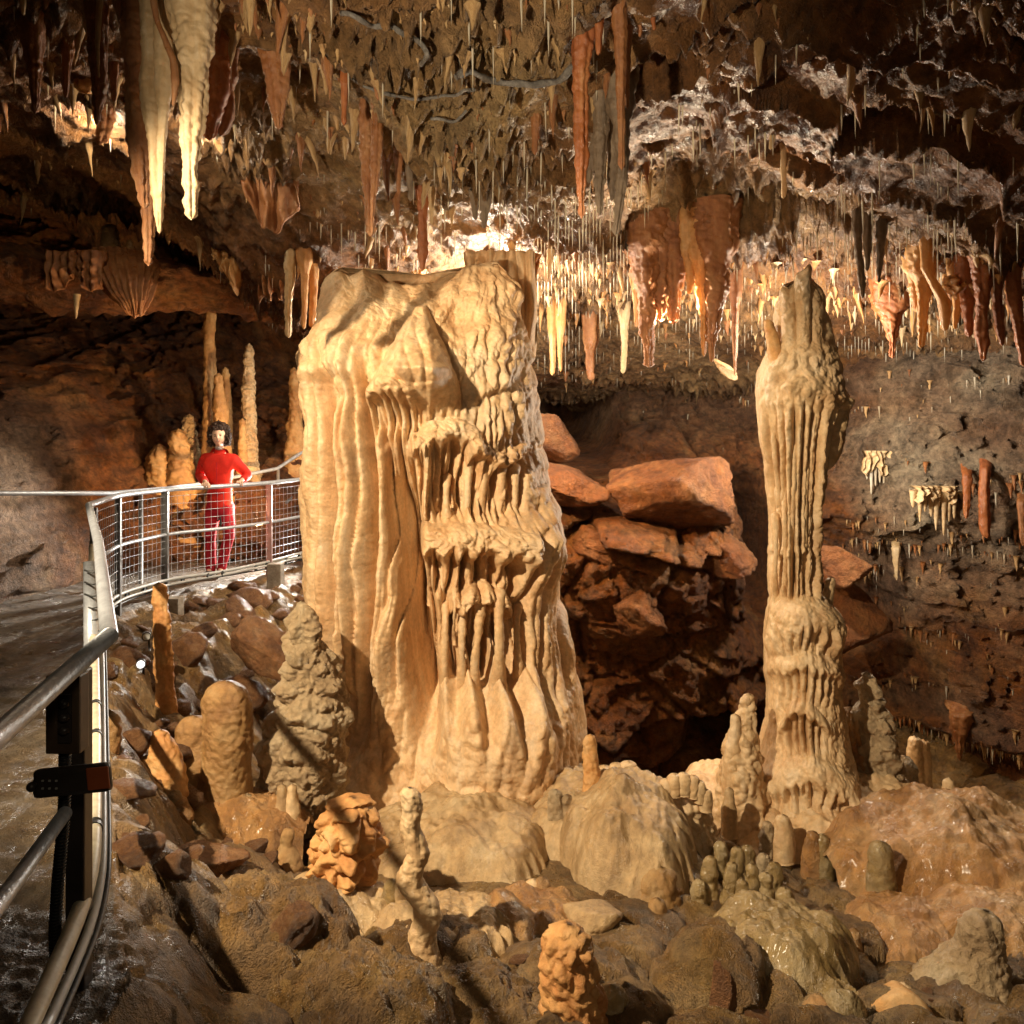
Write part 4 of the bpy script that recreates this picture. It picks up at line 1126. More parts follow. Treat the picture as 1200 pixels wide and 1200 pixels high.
# (name, keys (u, v, half width), depth or None, material, label)
hang = [
    ('stalactite', [(160, -30, 16), (162, 60, 15), (160, 100, 13), (163, 150, 12), (166, 200, 10), (169, 245, 3)], 4.6, M_ST_BROWN, 'broad dark brown stalactite, leftmost of the big cluster above the woman'),
    ('stalactite', [(176, 40, 9), (174, 180, 9), (175, 240, 7), (175, 280, 5), (174, 312, 2)], 4.75, M_ST_BROWN, 'longest thin brown stalactite of the big cluster above the woman'),
    ('stalactite', [(176, 60, 6), (174, 95, 12), (180, 130, 13), (183, 170, 9), (185, 220, 7), (186, 250, 5), (187, 274, 2)], 4.45, M_ST_CREAM, 'white frosted stalactite in the middle of the big cluster above the woman'),
    ('stalactite', [(192, 110, 6), (189, 170, 5), (188, 228, 2)], 4.4, M_ST_CREAM, 'narrow pale twin beside the white frosted stalactite'),
    ('stalactite', [(222, -30, 24), (226, 60, 20), (227, 110, 16), (225, 160, 13), (223, 200, 7), (224, 258, 2)], 4.35, M_ST_CREAM, 'large cream tapering stalactite, biggest of the cluster above the woman'),
    ('stalactite', [(178, -10, 4), (184, 25, 4), (195, 50, 4), (203, 70, 4), (206, 95, 5), (203, 125, 2)], 4.25, M_ST_BROWN, 'crooked root-like tan stalactite crossing in front of the big cluster'),
    ('stalactite', [(248, -20, 18), (250, 60, 17), (252, 110, 15), (248, 140, 10), (246, 165, 3)], 4.8, M_ST_RED, 'wide dark red stalactite right of the large cream one'),
    ('stalactite', [(262, 95, 9), (266, 130, 8), (262, 150, 7), (258, 160, 3)], 5.0, M_ST_BROWN, 'short knob-ended brown stalactite beside the wide dark red one'),
    ('stalactite', [(38, -30, 14), (38, 40, 12), (41, 80, 6), (41, 134, 2)], 4.7, M_ST_BROWN, 'brown carrot-shaped stalactite nearest the left edge'),
    ('stalactite', [(28, -20, 4), (27, 18, 2)], 4.5, M_ST_CREAM, 'tiny cream stalactite at the top left edge'),
    ('stalactite', [(78, -20, 11), (79, 60, 8), (77, 110, 3), (77, 115, 2)], 4.9, M_ST_BROWN, 'slim brown stalactite second from the left edge'),
    ('stalactite', [(98, 40, 13), (100, 90, 11), (102, 110, 8)], 5.4, M_DRAPE, 'blunt backlit orange stalactite left of the long brown one'),
    ('stalactite', [(112, -30, 13), (114, 60, 10), (116, 100, 8), (113, 148, 2)], 4.6, M_ST_BROWN, 'long dark brown stalactite between the blunt orange one and the big cluster'),
    ('stalactite', [(117, 0, 3), (114, 50, 3), (116, 92, 1)], 4.5, M_ST_CREAM, 'thin white streak stalactite beside the long dark brown one'),
    ('stalactite', [(132, 50, 6), (133, 90, 5), (134, 120, 2)], 5.2, M_ST_BROWN, 'short brown stalactite just left of the big cluster'),
    ('stalactite', [(122, 120, 12), (121, 150, 8), (117, 170, 2)], 6.2, M_ST_BROWN, 'stubby tan stalactite low down left of the big cluster'),
    ('stalactite', [(318, -10, 16), (320, 60, 18), (325, 100, 14), (326, 152, 2)], 5.0, M_ST_BROWN, 'dark bulbous stalactite right of the big cluster near the pale patch'),
    ('stalactite', [(338, 282, 8), (340, 300, 6), (339, 340, 4), (338, 396, 2)], 7.5, M_ST_CREAM, 'long cream icicle-like stalactite left of the massive column'),
    ('stalactite', [(358, 310, 5), (357, 350, 4), (356, 386, 2)], 7.5, M_DRAPE, 'orange glowing stalactite next to the long cream icicle'),
    ('stalactite', [(367, 310, 5), (367, 360, 4), (366, 385, 3)], 7.6, M_DRAPE, 'short blunt orange stalactite touching the column top left'),
    ('stalactite', [(430, 60, 12), (430, 150, 9), (433, 230, 7), (434, 278, 2)], 5.6, M_ST_BROWN, 'long brown stalactite, left of the pair above the massive column'),
    ('stalactite', [(444, 70, 9), (442, 150, 7), (440, 200, 5), (436, 262, 2)], 5.5, M_ST_BROWN, 'long reddish stalactite, right of the pair above the massive column'),
    ('stalactite', [(403, 20, 7), (404, 90, 5), (403, 148, 2)], 5.0, M_ST_RED, 'thin reddish stalactite in the upper ceiling left of centre'),
    ('stalactite', [(440, 20, 14), (442, 70, 7), (443, 118, 2)], 4.9, M_ST_BROWN, 'cone shaped brown stalactite in the upper ceiling'),
    ('stalactite', [(466, 150, 6), (467, 190, 5), (467, 228, 2)], 6.0, M_ST_BROWN, 'narrow brown stalactite beside the long pair'),
    ('stalactite', [(478, 140, 5), (479, 190, 5), (481, 236, 2)], 6.1, M_ST_GREY, 'narrow grey stalactite beside the long pair'),
    ('stalactite', [(493, 205, 8), (495, 240, 6), (496, 290, 5), (495, 318, 2)], 6.6, M_ST_RED, 'brown red stalactite pointing at the middle of the column top'),
    ('stalactite', [(507, 195, 5), (506, 230, 4), (506, 264, 2)], 6.6, M_ST_CREAM, 'pale stalactite behind the brown red one'),
    ('stalactite', [(554, 200, 6), (556, 230, 5), (557, 258, 2)], 6.4, M_ST_GREY, 'dark stalactite, left of the short pair above the column'),
    ('stalactite', [(567, 205, 8), (568, 235, 6), (567, 268, 2)], 6.3, M_ST_GREY, 'dark stalactite, right of the short pair above the column'),
    ('stalactite', [(561, 90, 5), (562, 120, 4), (561, 150, 2)], 5.4, M_ST_BROWN, 'slim brown stalactite hanging under the grey root'),
    ('stalactite', [(580, 40, 4), (580, 70, 3), (581, 95, 1)], 4.9, M_ST_RED, 'tiny red stalactite above the grey root'),
    ('stalactite', [(627, 100, 6), (628, 140, 5), (627, 182, 2)], 5.4, M_ST_BROWN, 'single brown stalactite below the right end of the root'),
    ('stalactite', [(688, -25, 14), (683, 40, 11), (680, 90, 8), (681, 160, 6), (681, 230, 3), (682, 257, 1)], 4.4, M_ST_RED, 'long rust red stalactite left of the roof cluster'),
    ('stalactite', [(702, -20, 6), (702, 30, 5), (701, 65, 2)], 4.35, M_ST_RED, 'short rust red stalactite between the long ones'),
    ('stalactite', [(721, -30, 9), (727, 40, 7), (728, 120, 5), (729, 190, 3), (729, 200, 2)], 4.35, M_ST_BROWN, 'long tan stalactite in front of the dark roof cluster'),
    ('stalactite', [(738, -30, 8), (735, 60, 5), (735, 128, 2)], 4.5, M_ST_BROWN, 'smooth tan stalactite right of the long one'),
    ('stalactite', [(749, -20, 5), (750, 44, 2)], 4.5, M_ST_BROWN, 'short tan stalactite right of the smooth one'),
    ('stalactite', [(768, -25, 5), (763, 5, 4), (767, 36, 2)], 4.4, M_ST_RED, 'small red stalactite at the top edge right of centre'),
    ('stalactite', [(697, 100, 8), (698, 160, 7), (691, 205, 3), (690, 215, 2)], 5.5, M_ST_GREY, 'dark stalactite, first of the roof cluster'),
    ('stalactite', [(706, 110, 9), (704, 180, 8), (702, 230, 5), (703, 252, 2)], 5.4, M_ST_GREY, 'grey brown stalactite, second of the roof cluster'),
    ('stalactite', [(716, 120, 8), (719, 180, 7), (718, 220, 5), (717, 236, 2)], 5.5, M_ST_GREY, 'dark stalactite, third of the roof cluster'),
    ('stalactite', [(726, 130, 10), (730, 200, 7), (726, 240, 4), (721, 276, 1)], 5.3, M_ST_GREY, 'longest dark stalactite of the roof cluster'),
    ('drapery', [(757, 294, 15), (757, 330, 14), (758, 370, 9), (760, 400, 5), (761, 431, 1)], 7.7, M_ST_BROWN, 'broad brown tapering drapery, longest of the middle roof band'),
    ('drapery', [(773, 296, 14), (774, 340, 10), (773, 378, 3)], 7.75, M_ST_BROWN, 'brown drapery directly right of the longest one'),
    ('drapery', [(790, 296, 10), (791, 340, 7), (789, 380, 2)], 7.7, M_ST_BROWN, 'narrow brown drapery in the middle of the roof band'),
    ('drapery', [(806, 298, 6), (808, 330, 4), (807, 345, 2)], 7.6, M_DRAPE, 'short orange drapery in the roof band'),
    ('drapery', [(820, 300, 9), (822, 340, 8), (825, 380, 4), (825, 418, 1)], 7.6, M_DRAPE, 'orange drapery left of the pale pair'),
    ('drapery', [(838, 300, 13), (838, 350, 12), (835, 390, 5), (834, 425, 2)], 7.55, M_ST_BROWN, 'pale pink-brown drapery left of the slender column'),
    ('drapery', [(747, 298, 5), (746, 340, 5), (746, 384, 2)], 7.8, M_DRAPE, 'narrow orange drapery left of the longest brown one'),
    ('stalactite', [(731, 376, 4), (732, 410, 3), (730, 438, 2.5)], 9.6, M_ST_CREAM, 'blunt backlit stalactite far back in the roof band'),
    ('stalactite', [(647, 390, 3.5), (648, 420, 2.6), (647, 440, 2.2)], 9.6, M_DRAPE, 'left glowing blunt stalactite beside the massive column'),
    ('stalactite', [(657, 385, 3.5), (656, 415, 2.6), (657, 436, 2)], 9.5, M_DRAPE, 'right glowing blunt stalactite beside the massive column'),
    ('stalactite', [(692, 405, 5), (691, 430, 4), (693, 446, 3)], 9.9, M_ST_BROWN, 'dim brown blunt stalactite at the back of the roof band'),
    ('stalactite', [(862, 350, 4), (861, 400, 3), (861, 440, 1)], 8.2, M_ST_BROWN, 'thin brown stalactite near the broken slab'),
    ('stalactite', [(1004, 230, 6), (1005, 280, 5), (1010, 330, 3), (1011, 350, 1)], 6.9, M_ST_GREY, 'long black stalactite right of the slender column'),
    ('stalactite', [(1018, 235, 5), (1016, 290, 4), (1016, 318, 2)], 7.0, M_ST_GREY, 'dark slim stalactite beside the long black one'),
    ('stalactite', [(1034, 225, 6), (1033, 280, 5), (1030, 332, 2)], 7.0, M_ST_GREY, 'dark brown stalactite, rightmost of the black trio'),
    ('stalactite', [(1073, 318, 7), (1073, 350, 6), (1075, 366, 3)], 7.4, M_DRAPE, 'short orange stalactite at the left of the right-hand group'),
    ('stalactite', [(1082, 322, 9), (1082, 370, 7), (1079, 408, 2)], 7.3, M_DRAPE, 'long orange stalactite in the right-hand group'),
    ('stalactite', [(1086, 318, 4), (1097, 336, 6), (1106, 352, 8), (1109, 370, 6), (1107, 388, 2)], 7.0, M_DRAPE, 'bent amber stalactite with a horn-shaped root'),
    ('stalactite', [(1134, 330, 8), (1134, 370, 7), (1136, 395, 4)], 7.1, M_ST_RED, 'rusty stalactite left of the thick pinkish one'),
    ('stalactite', [(1150, 298, 10), (1152, 340, 9), (1150, 390, 8), (1152, 424, 2)], 6.9, M_ST_RED, 'thick pinkish stalactite in the right-hand group'),
    ('stalactite', [(1167, 300, 7), (1169, 350, 6), (1174, 400, 3), (1175, 406, 2)], 6.9, M_ST_RED, 'red brown curved stalactite near the right edge'),
    ('stalactite', [(1186, 310, 8), (1190, 360, 7), (1198, 410, 4), (1200, 430, 2)], 6.9, M_ST_RED, 'red brown stalactite cut by the right edge'),
    ('stalactite', [(1120, 330, 5), (1122, 360, 5), (1119, 386, 2)], 7.3, M_DRAPE, 'small orange stalactite in the middle of the right-hand group'),
    ('stalactite', [(1045, 362, 12), (1046, 385, 7), (1046, 420, 2)], 8.2, M_ST_RED, 'dark red wedge stalactite left of the right-hand group'),
    ('stalactite', [(1155, 545, 5), (1153, 590, 5), (1155, 625, 6), (1157, 631, 3)], 8.0, M_ST_RED, 'long rust red stalactite low on the right wall'),
    ('stalactite', [(1133, 552, 5), (1133, 590, 4), (1132, 608, 2)], 8.1, M_ST_RED, 'short rust red stalactite beside the cream curtain'),
    ('stalactite', [(1125, 833, 12), (1125, 850, 10), (1124, 870, 5), (1125, 892, 1)], 8.1, M_ST_BROWN, 'brown wedge stalactite low in the dark at right'),
    ('stalactite', [(1050, 640, 4), (1050, 660, 3), (1051, 680, 1)], 9.0, M_ST_CREAM, 'little cream icicle on the right wall'),
    ('stalactite', [(1197, 585, 5), (1198, 620, 4), (1199, 640, 2)], 7.9, M_ST_BROWN, 'brown stalactite on the right wall at the edge of view'),
    ('stalactite', [(903, 130, 3), (907, 150, 4), (903, 176, 2)], 5.8, M_ST_CREAM, 'small pale stalactite alone on the dark slab'),
    ('stalactite', [(918, 205, 2), (919, 222, 3), (918, 233, 2)], 6.6, M_ST_CREAM, 'tiny pale drop stalactite at the rim of the lit pocket'),
]
for nm, ks, d, m, lab in hang:
    dcl = ceil_depth(ks[0][0], max(ks[0][1], 0)) if ks[0][1] > 0 and ks[0][1] < 420 else d
    # tilt nothing: the root simply runs up into the rock above it
    u0, v0, w0 = ks[0]
    X0 = (u0 - 600) / F * d
    zc = float(ceil_at(np.array(X0), np.array(d)))
    vroof = HOR - (zc - EYE) / d * F
    up = []
    if v0 < 500 and vroof < v0 - 4:
        up = [(u0, vroof - 12, w0 * 1.25), (u0, .5 * (vroof + v0), w0 * 1.02)]
    ks = [(u0, v0, w0 * (1.7 if v0 > 20 else 1.15))] + [(u0 + .2 * (ks[1][0] - u0), v0 + .12 * (ks[1][1] - v0), w0 * 1.12)] + list(ks[1:])
    up = [(a_, b_, c_ * 1.8) for (a_, b_, c_) in up]
    ks2 = up + list(ks)
    if v0 > 500:      # hangs from a ledge of the right-hand wall: start inside the rock
        dw = wall_depth(u0, v0 - 8)
        ks2 = [(u0, v0 - 14, w0 * 1.3, dw + .15), (u0, v0 - 2, w0 * 1.1, dw - .02)] + [(a_, b_, c_, dw - .10) for (a_, b_, c_) in ks[1:]]
    hgt = abs(ks2[-1][1] - ks2[0][1])
    wmx = max(k[2] for k in ks) / F * d
    dispf = noise_fn(.30 * wmx, 5, .12 * wmx, 16, .16 * wmx if wmx > .03 else 0, 6, .05 * wmx, seed=u0 * .37)
    formation(nm, ks2, d, m, lab, 'stalactite' if nm == 'stalactite' else 'drapery', HANG, nth=40 if w0 > 8 else 22,
              n=max(20, int(hgt * .55)), tip='bottom', disp=dispf, ecc=.85)

# cream curtain on the right wall: a ledge with a comb of icicles
WD1 = wall_depth(1095, 575) - .05; WD2 = wall_depth(1027, 540) - .05
cc = empty('cave_curtain', at(1098, 572, 8.0)); tag(cc, 'cream curtain with a comb of icicles under a dark ledge on the right wall', 'drapery')
curtain('curtain_top', cc, 1068, 1121, 569, lambda a: 584 + 6 * math.sin(a * 19), WD1, M_ST_CREAM, 7, .06, 5)
for (u, v1, w) in [(1070, 595, 3), (1078, 612, 3), (1084, 600, 2.5), (1091, 606, 3), (1097, 622, 4), (1106, 628, 3.5), (1112, 612, 3), (1118, 608, 3)]:
    formation('icicle', [(u, 574, w * 1.5), (u, 588, w), (u, v1, 1)], WD1 - .06, M_ST_CREAM, parent=cc, nth=14, n=20, tip='bottom', disp=noise_fn(.006, 9, seed=u))
c2 = empty('cave_curtain', at(1030, 540, 8.9)); tag(c2, 'small cream curtain of straws on the right wall beside the slender column', 'drapery')
curtain('curtain_top', c2, 1012, 1042, 528, lambda a: 552 + 6 * math.sin(a * 13), WD2, M_ST_CREAM, 5, .05, 15)
for (u, v1) in [(1016, 562), (1021, 580), (1026, 570), (1031, 566), (1036, 572), (1040, 566)]:
    formation('icicle', [(u, 545, 2.2), (u, v1, .9)], WD2 - .04, M_STRAW, parent=c2, nth=8, n=10, tip='bottom', disp=noise_fn(.003, 9, seed=u))

for (u0, u1, v0, f, d, m, fo, lab) in [
        (305, 345, 300, lambda a: 352 - 6 * a + 5 * math.sin(a * 22), 8.0, M_ST_BROWN, 6, 'fluted brown curtain left of the massive column under the roof lip'),
        (250, 284, 288, lambda a: 300 + 46 * a + 3 * math.sin(a * 20), 7.9, M_DRAPE, 3, 'tilted amber leaf of calcite under the roof above the woman'),
        (284, 350, 170, lambda a: 215 + 60 * math.sin(a * 2.6) + 3 * math.sin(a * 20), 6.9, M_ST_BROWN, 3, 'broad brown rock leaf hanging under the roof left of centre'),
        (1108, 1140, 325, lambda a: 345 + 9 * math.sin(a * 11), 7.2, M_DRAPE, 4, 'short amber curtain among the right-hand stalactites')]:
    tag(curtain('drapery', None, u0, u1, v0, f, d, m, fo, .05, u0), lab, 'drapery', HANG)

# ---- small stalactites and straws by the thousand
def unit_spike(seed, k=6, rings=6, power=1.0, lump=.12):
    r = random.Random(seed)
    V = []
    ox = oy = 0
    for j in range(rings):
        t = j / (rings - 1)
        rad = (1 - t) ** power * (1 + lump * r.uniform(-1, 1)) + .10 * (1 - t) + .06
        if j == 0: rad *= 1.2
        ox += r.uniform(-.18, .18); oy += r.uniform(-.18, .18)
        for i in range(k):
            a = 2 * math.pi * i / k
            q = rad * (1 + lump * r.uniform(-1, 1))
            V.append((q * math.cos(a) + ox, q * math.sin(a) + oy, -t))
    V = np.array(V)
    Q = grid_quads(rings, k, wrap=True, flip=True)
    V2, Q2, T = caps(V, Q, rings, k)
    T = T[:, ::-1]
    F3 = np.concatenate([Q2[:, [0, 1, 2]], Q2[:, [0, 2, 3]], T])
    return V2, F3


spikes = [unit_spike(i, 7, 7, .8 + .12 * i, .16) for i in range(8)]
straws = [unit_spike(50 + i, 5, 3, .12, .05) for i in range(4)]


def region_text(u, v):
    a = ('by the left edge' if u < 70 else 'left of the big cluster' if u < 150 else 'behind the big cluster' if u < 230 else 'right of the big cluster' if u < 300 else
         'above the woman side' if u < 360 else 'over the column left edge' if u < 420 else 'over the column centre' if u < 500 else 'over the column right half' if u < 570 else
         'right of the massive column' if u < 650 else 'beside the rust red stalactite' if u < 745 else 'by the lit pocket' if u < 830 else 'left of the slender column' if u < 900 else
         'over the slender column' if u < 980 else 'right of the slender column' if u < 1060 else 'near the orange group' if u < 1130 else 'by the right edge')
    b = ('top row' if v < 40 else 'upper roof' if v < 100 else 'middle roof' if v < 170 else 'lower roof' if v < 230 else 'roof lip' if v < 290 else 'front of back band' if v < 340 else 'rear of back band')
    return b + ' ' + a


def size_word(L, lo, hi):
    return 'stubby' if L < lo else 'long' if L > hi else 'medium'


def blobw(u, v, lst):
    s = np.zeros_like(u)
    for (a, b, sa, sb, w) in lst:
        s = s + w * np.exp(-((u - a) / sa) ** 2 - ((v - b) / sb) ** 2)
    return s


def scatter(nwant, weightf, seed):
    r = np.random.default_rng(seed)
    J = r.integers(30, ny - 5, nwant * 60); I = r.integers(0, nx, nwant * 60)
    u = PU[J, I]; v = PV[J, I]
    ok = (u > -30) & (u < 1230) & (v > -60) & (v < 450)
    J, I, u, v = J[ok], I[ok], u[ok], v[ok]
    # rows crowd together far away: weigh by screen spacing
    dv = np.abs(PV[np.clip(J + 1, 0, ny - 1), I] - v)
    xx = CX[J, I]; yy_ = CY[J, I]
    line = np.exp(-(np.abs(perlin(xx * 1.5 + seed, yy_ * 2.2 + seed)) / .13) ** 2)
    w = weightf(u, v) * np.clip(dv, .05, 2.5) * (.12 + line)
    keep = r.random(len(u)) < w / np.quantile(w, .985)
    J, I, u, v = J[keep], I[keep], u[keep], v[keep]
    return J[:nwant], I[:nwant], u[:nwant], v[:nwant], r


def build_small(kind, J, I, u, v, r, length, rad, shapes, mats, names, indiv, group, noun):
    n = len(J)
    x = CX[J, I]; y = CY[J, I]; z = CZ[J, I]
    L = length(u, v, r, n); R = rad(u, v, r, n, L)
    shape = r.integers(0, len(shapes), n); rot = r.random(n) * 6.28
    size = L * R / y ** 2
    order = np.argsort(-size)
    lo_, hi_ = np.quantile(L[order[:indiv]], [.33, .67])
    meshes = []
    for mi, m in enumerate(mats):
        row = []
        for (V, T) in shapes:
            me = mesh_np(kind, V, T); me.materials.append(m)
            me.polygons.foreach_set('use_smooth', np.ones(len(me.polygons), bool)); row.append(me)
        meshes.append(row)
    mat_i = r.integers(0, len(mats), n)
    if len(mats) == 4:
        q_ = r.random(n)
        mat_i = np.where(v < 290, np.where(q_ < .30, 0, np.where(q_ < .92, 1, 2)), np.where(q_ < .2, 0, np.where(q_ < .35, 1, np.where(q_ < .6, 2, 3))))
    for q in order[:indiv]:
        o = bpy.data.objects.new(kind, meshes[mat_i[q]][shape[q]])
        COL.objects.link(o)
        o.location = (x[q], y[q], z[q] + .06); o.scale = (R[q], R[q], L[q] + .05)
        tl_ = .10 if kind == 'stalactite' else .015
        o.rotation_euler = (tl_ * r.normal(), tl_ * r.normal(), rot[q])
        tag(o, size_word(L[q], lo_, hi_) + ' ' + names[mat_i[q]] + ', ' + region_text(u[q], v[q]), noun, group)
    for mi, m in enumerate(mats):
        parts = []
        for q in order[indiv:]:
            if mat_i[q] != mi: continue
            V, T = shapes[shape[q]]
            c, s = math.cos(rot[q]), math.sin(rot[q])
            P = np.stack([(V[:, 0] * c - V[:, 1] * s) * R[q] + x[q], (V[:, 0] * s + V[:, 1] * c) * R[q] + y[q], V[:, 2] * L[q] + z[q] + .05], 1)
            parts.append((P, T))
        if parts:
            V, T = join_arrays(parts)
            o = link('small_' + kind + 's', mesh_np('small_' + kind + 's', V, T), m)
            tag(o, 'mass of tiny ' + names[mi].replace('single ', '') + 's covering the ceiling', noun, None, 'stuff')


# knobbly pendants
wf = lambda u, v: .05 + blobw(u, v, [(520, 60, 150, 100, .25), (430, 190, 70, 90, .8), (330, 80, 70, 120, .7), (80, 90, 110, 90, .6), (1090, 140, 100, 40, .35), (880, 60, 90, 40, .15),
                                     (800, 340, 200, 40, .8), (1100, 340, 120, 50, .8), (690, 320, 60, 40, .7), (560, 170, 80, 40, .3)])
J, I, u, v, r = scatter(3900, wf, 3)
build_small('stalactite', J, I, u, v, r,
            lambda u, v, r, n: (.02 + .07 * r.random(n) ** 2 + .26 * (r.random(n) < .06) * r.random(n) + .10 * (v > 300) * r.random(n)),
            lambda u, v, r, n, L: np.clip(L * (.16 + .30 * r.random(n)), .008, .040),
            spikes, [M_ST_BROWN, M_ST_TAN, M_ST_CREAM, M_DRAPE], ['brown stalactite', 'tan stalactite', 'cream stalactite', 'orange stalactite'], 210,
            'small stalactites studding the ceiling', 'stalactite')
# soda straws
wf = lambda u, v: .03 + blobw(u, v, [(700, 250, 80, 60, 1.1), (820, 350, 230, 55, 1.2), (1080, 330, 120, 60, 1.1), (560, 220, 70, 40, .5), (440, 270, 80, 25, .5),
                                     (650, 350, 60, 60, 1.2), (860, 150, 60, 50, .3), (1050, 230, 80, 60, .25), (300, 360, 40, 20, .5), (960, 270, 80, 25, .6)])
J, I, u, v, r = scatter(5600, wf, 5)
build_small('soda_straw', J, I, u, v, r,
            lambda u, v, r, n: .03 + .26 * r.random(n) ** 3.2,
            lambda u, v, r, n, L: .0038 + .003 * r.random(n),
            straws, [M_STRAW], ['white soda straw'], 290, 'soda straws hanging from the ceiling', 'soda straw')

# grey roots across the ceiling
def root(lab, pts, r, parent=None, grp=None):
    P = []
    for (u, v) in pts:
        d = ceil_depth(u, v) - .10
        P.append(at(u, v, d))
    a = resample([(p.x, p.y, p.z, r) for p in P], 60)
    P = a[:, :3] + .02 * np.stack([perlin(a[:, 0] * 9, a[:, 2] * 9, k + .5 + 0 * a[:, 0]) for k in range(3)], 1)
    R = a[:, 3] * (1 + .4 * perlin(a[:, 0] * 14, a[:, 2] * 14))
    base = P[0].copy()
    V, Q = sweep(P - base, R, 10, vertical=False)
    V, Q, T = caps(V, Q, 60, 10)
    o = link('root', mesh_mixed('root', V, Q, T), M_ROOT, None, base)
    tag(o, lab, 'root', 'grey roots crossing the ceiling')


root('thickest grey root crossing the ceiling above the massive column', [(534, 88), (550, 82), (575, 96), (600, 99), (630, 98), (650, 96), (668, 82), (690, 72)], .02)
root('grey root looping left from the thick root', [(400, 15), (420, 20), (440, 30), (470, 36), (490, 48), (500, 66), (494, 78)], .014)
root('thin grey root in the ceiling above the left of the column', [(410, 92), (430, 104), (455, 112), (500, 118), (530, 110), (555, 104)], .010)
root('grey root below the thick one', [(505, 140), (530, 142), (548, 128)], .009)

# crust of tiny icicles under the ledges of the right-hand wall
r = np.random.default_rng(31)
wyy = WY[1:-1, 1:-1]; sl = (WY[2:, 1:-1] - WY[:-2, 1:-1])
UU, VV = px(WX[1:-1, 1:-1], wyy, WZ[1:-1, 1:-1])
pr = np.clip(-sl, 0, .3) * ((UU > 985) | ((UU > 650) & (UU < 900) & (VV < 545) & (VV > 440))) * (VV < 900) * (UU < 1260) * (VV > 380)
pr = pr ** 2 * (.05 + np.exp(-(perlin(WX[1:-1, 1:-1] * 1.3, WZ[1:-1, 1:-1] * 2.5) / .12) ** 2))
pr = pr.ravel() / pr.sum()
idx = r.choice(len(pr), 600, replace=False, p=pr)
xs = WX[1:-1, 1:-1].ravel()[idx]; ys = wyy.ravel()[idx]; zs = WZ[1:-1, 1:-1].ravel()[idx]
for mi, (m, nm) in enumerate(((M_ST_TAN, 'tan'), (M_STRAW, 'white'), (M_ST_BROWN, 'brown'))):
    parts = []
    for q in range(mi, 600, 3):
        V, T = spikes[q % 8]
        Lq = .04 + .14 * r.random() ** 2; Rq = Lq * (.07 if mi == 1 else .17)
        parts.append((V * np.array([Rq, Rq, Lq]) + np.array([xs[q], ys[q] - .02, zs[q] + .01]), T))
    V, T = join_arrays(parts)
    tag(link('small_wall_stalactites', mesh_np('small_wall_stalactites', V, T), m), 'crust of tiny ' + nm + ' icicles under the ledges of the right-hand wall', 'stalactite', None, 'stuff')
# ------------------------------------------------------------------ boulders, ledge and rubble
def poly_rock(seed, sub=4, planes=16, flat=.8, rough=.03, smooth=14.0):
    r = np.random.default_rng(seed)
    bm = bmesh.new(); bmesh.ops.create_icosphere(bm, subdivisions=sub, radius=1)
    V = np.array([v.co[:] for v in bm.verts]); T = np.array([[v.index for v in f.verts] for f in bm.faces]); bm.free()
    nn = r.normal(size=(planes, 3)); nn /= np.linalg.norm(nn, axis=1)[:, None]
    dd = r.uniform(.62, 1.0, planes)
    c = V @ nn.T
    rad = np.where(c > .05, dd[None] / np.maximum(c, .05), 9.)
    rad = -np.log(np.exp(-smooth * np.minimum(rad, 3)).sum(1)) / smooth
    rad = np.clip(rad, .3, 1.25)
    P = V * rad[:, None]
    n = fbm(P[:, 0] * 2.5 + seed, P[:, 1] * 2.5, P[:, 2] * 2.5, 4)
    n2 = fbm(P[:, 0] * 9 + seed, P[:, 1] * 9, P[:, 2] * 9, 3, ridged=True)
    n3 = perlin(P[:, 0] * 22 + seed, P[:, 1] * 22, P[:, 2] * 22)
    P = P * (1 + rough * 2.5 * n + rough * 1.1 * n2 + rough * .4 * n3)[:, None]
    return P, T


def rock(name, u, v, d, sx, sy, sz, mat, label=None, seed=0, rot=(0, 0, 0), sub=5, cat='boulder', group=None, planes=16, rough=.05, kind=None):
    P, T = poly_rock(seed, sub, planes, rough=rough, smooth=14 if planes > 24 else 44)
    me = mesh_np(name, P * np.array([sx, sy, sz]), T)
    o = link(name, me, mat, None, at(u, v, d)); o.rotation_euler = rot
    if kind: tag(o, kind=kind)
    else: tag(o, label, cat, group)
    return o


rock('boulder', 785, 576, 9.25, .86, .6, .46, M_BOULD, 'big angular orange brown boulder perched between the two columns', 3, (0, .03, .2), planes=14)
rock('boulder', 655, 566, 9.3, .55, .5, .20, M_BOULD, 'flat brown slab jutting out right behind the massive column', 8, (0, .1, 0), planes=12)
rock('boulder', 700, 640, 9.15, .30, .3, .16, M_BOULD, 'wedge of brown rock under the left end of the big angular boulder', 81, (.1, .3, .2), planes=11, rough=.07)
rock('boulder', 850, 655, 9.2, .26, .3, .22, M_BOULD, 'chunk of brown rock under the right end of the big angular boulder', 83, (.2, -.3, .4), planes=11, rough=.07)
rock('boulder', 745, 720, 9.0, .34, .3, .24, M_BOULD, 'jutting brown block halfway down the rock face between the columns', 85, (.1, .5, .1), planes=12, rough=.07)
rock('boulder', 985, 665, 9.2, .33, .4, .20, M_BOULD, 'brown slab behind the slender column at its waist', 11, (0, .15, 0))
rock('boulder', 995, 722, 9.6, .38, .4, .36, M_BOULD, 'dark squarish boulder below the slab behind the slender column', 14)
rock('boulder', 640, 512, 9.8, .55, .5, .34, M_BOULD, 'rounded flow-coated rock high behind the right side of the massive column', 21, (0, .5, 0), planes=30)
rock('boulder', 310, 765, 6.6, .36, .22, .17, M_RUBBLE, 'large wet tilted slab in the rubble below the walkway', 5, (0, .75, .3), planes=12)
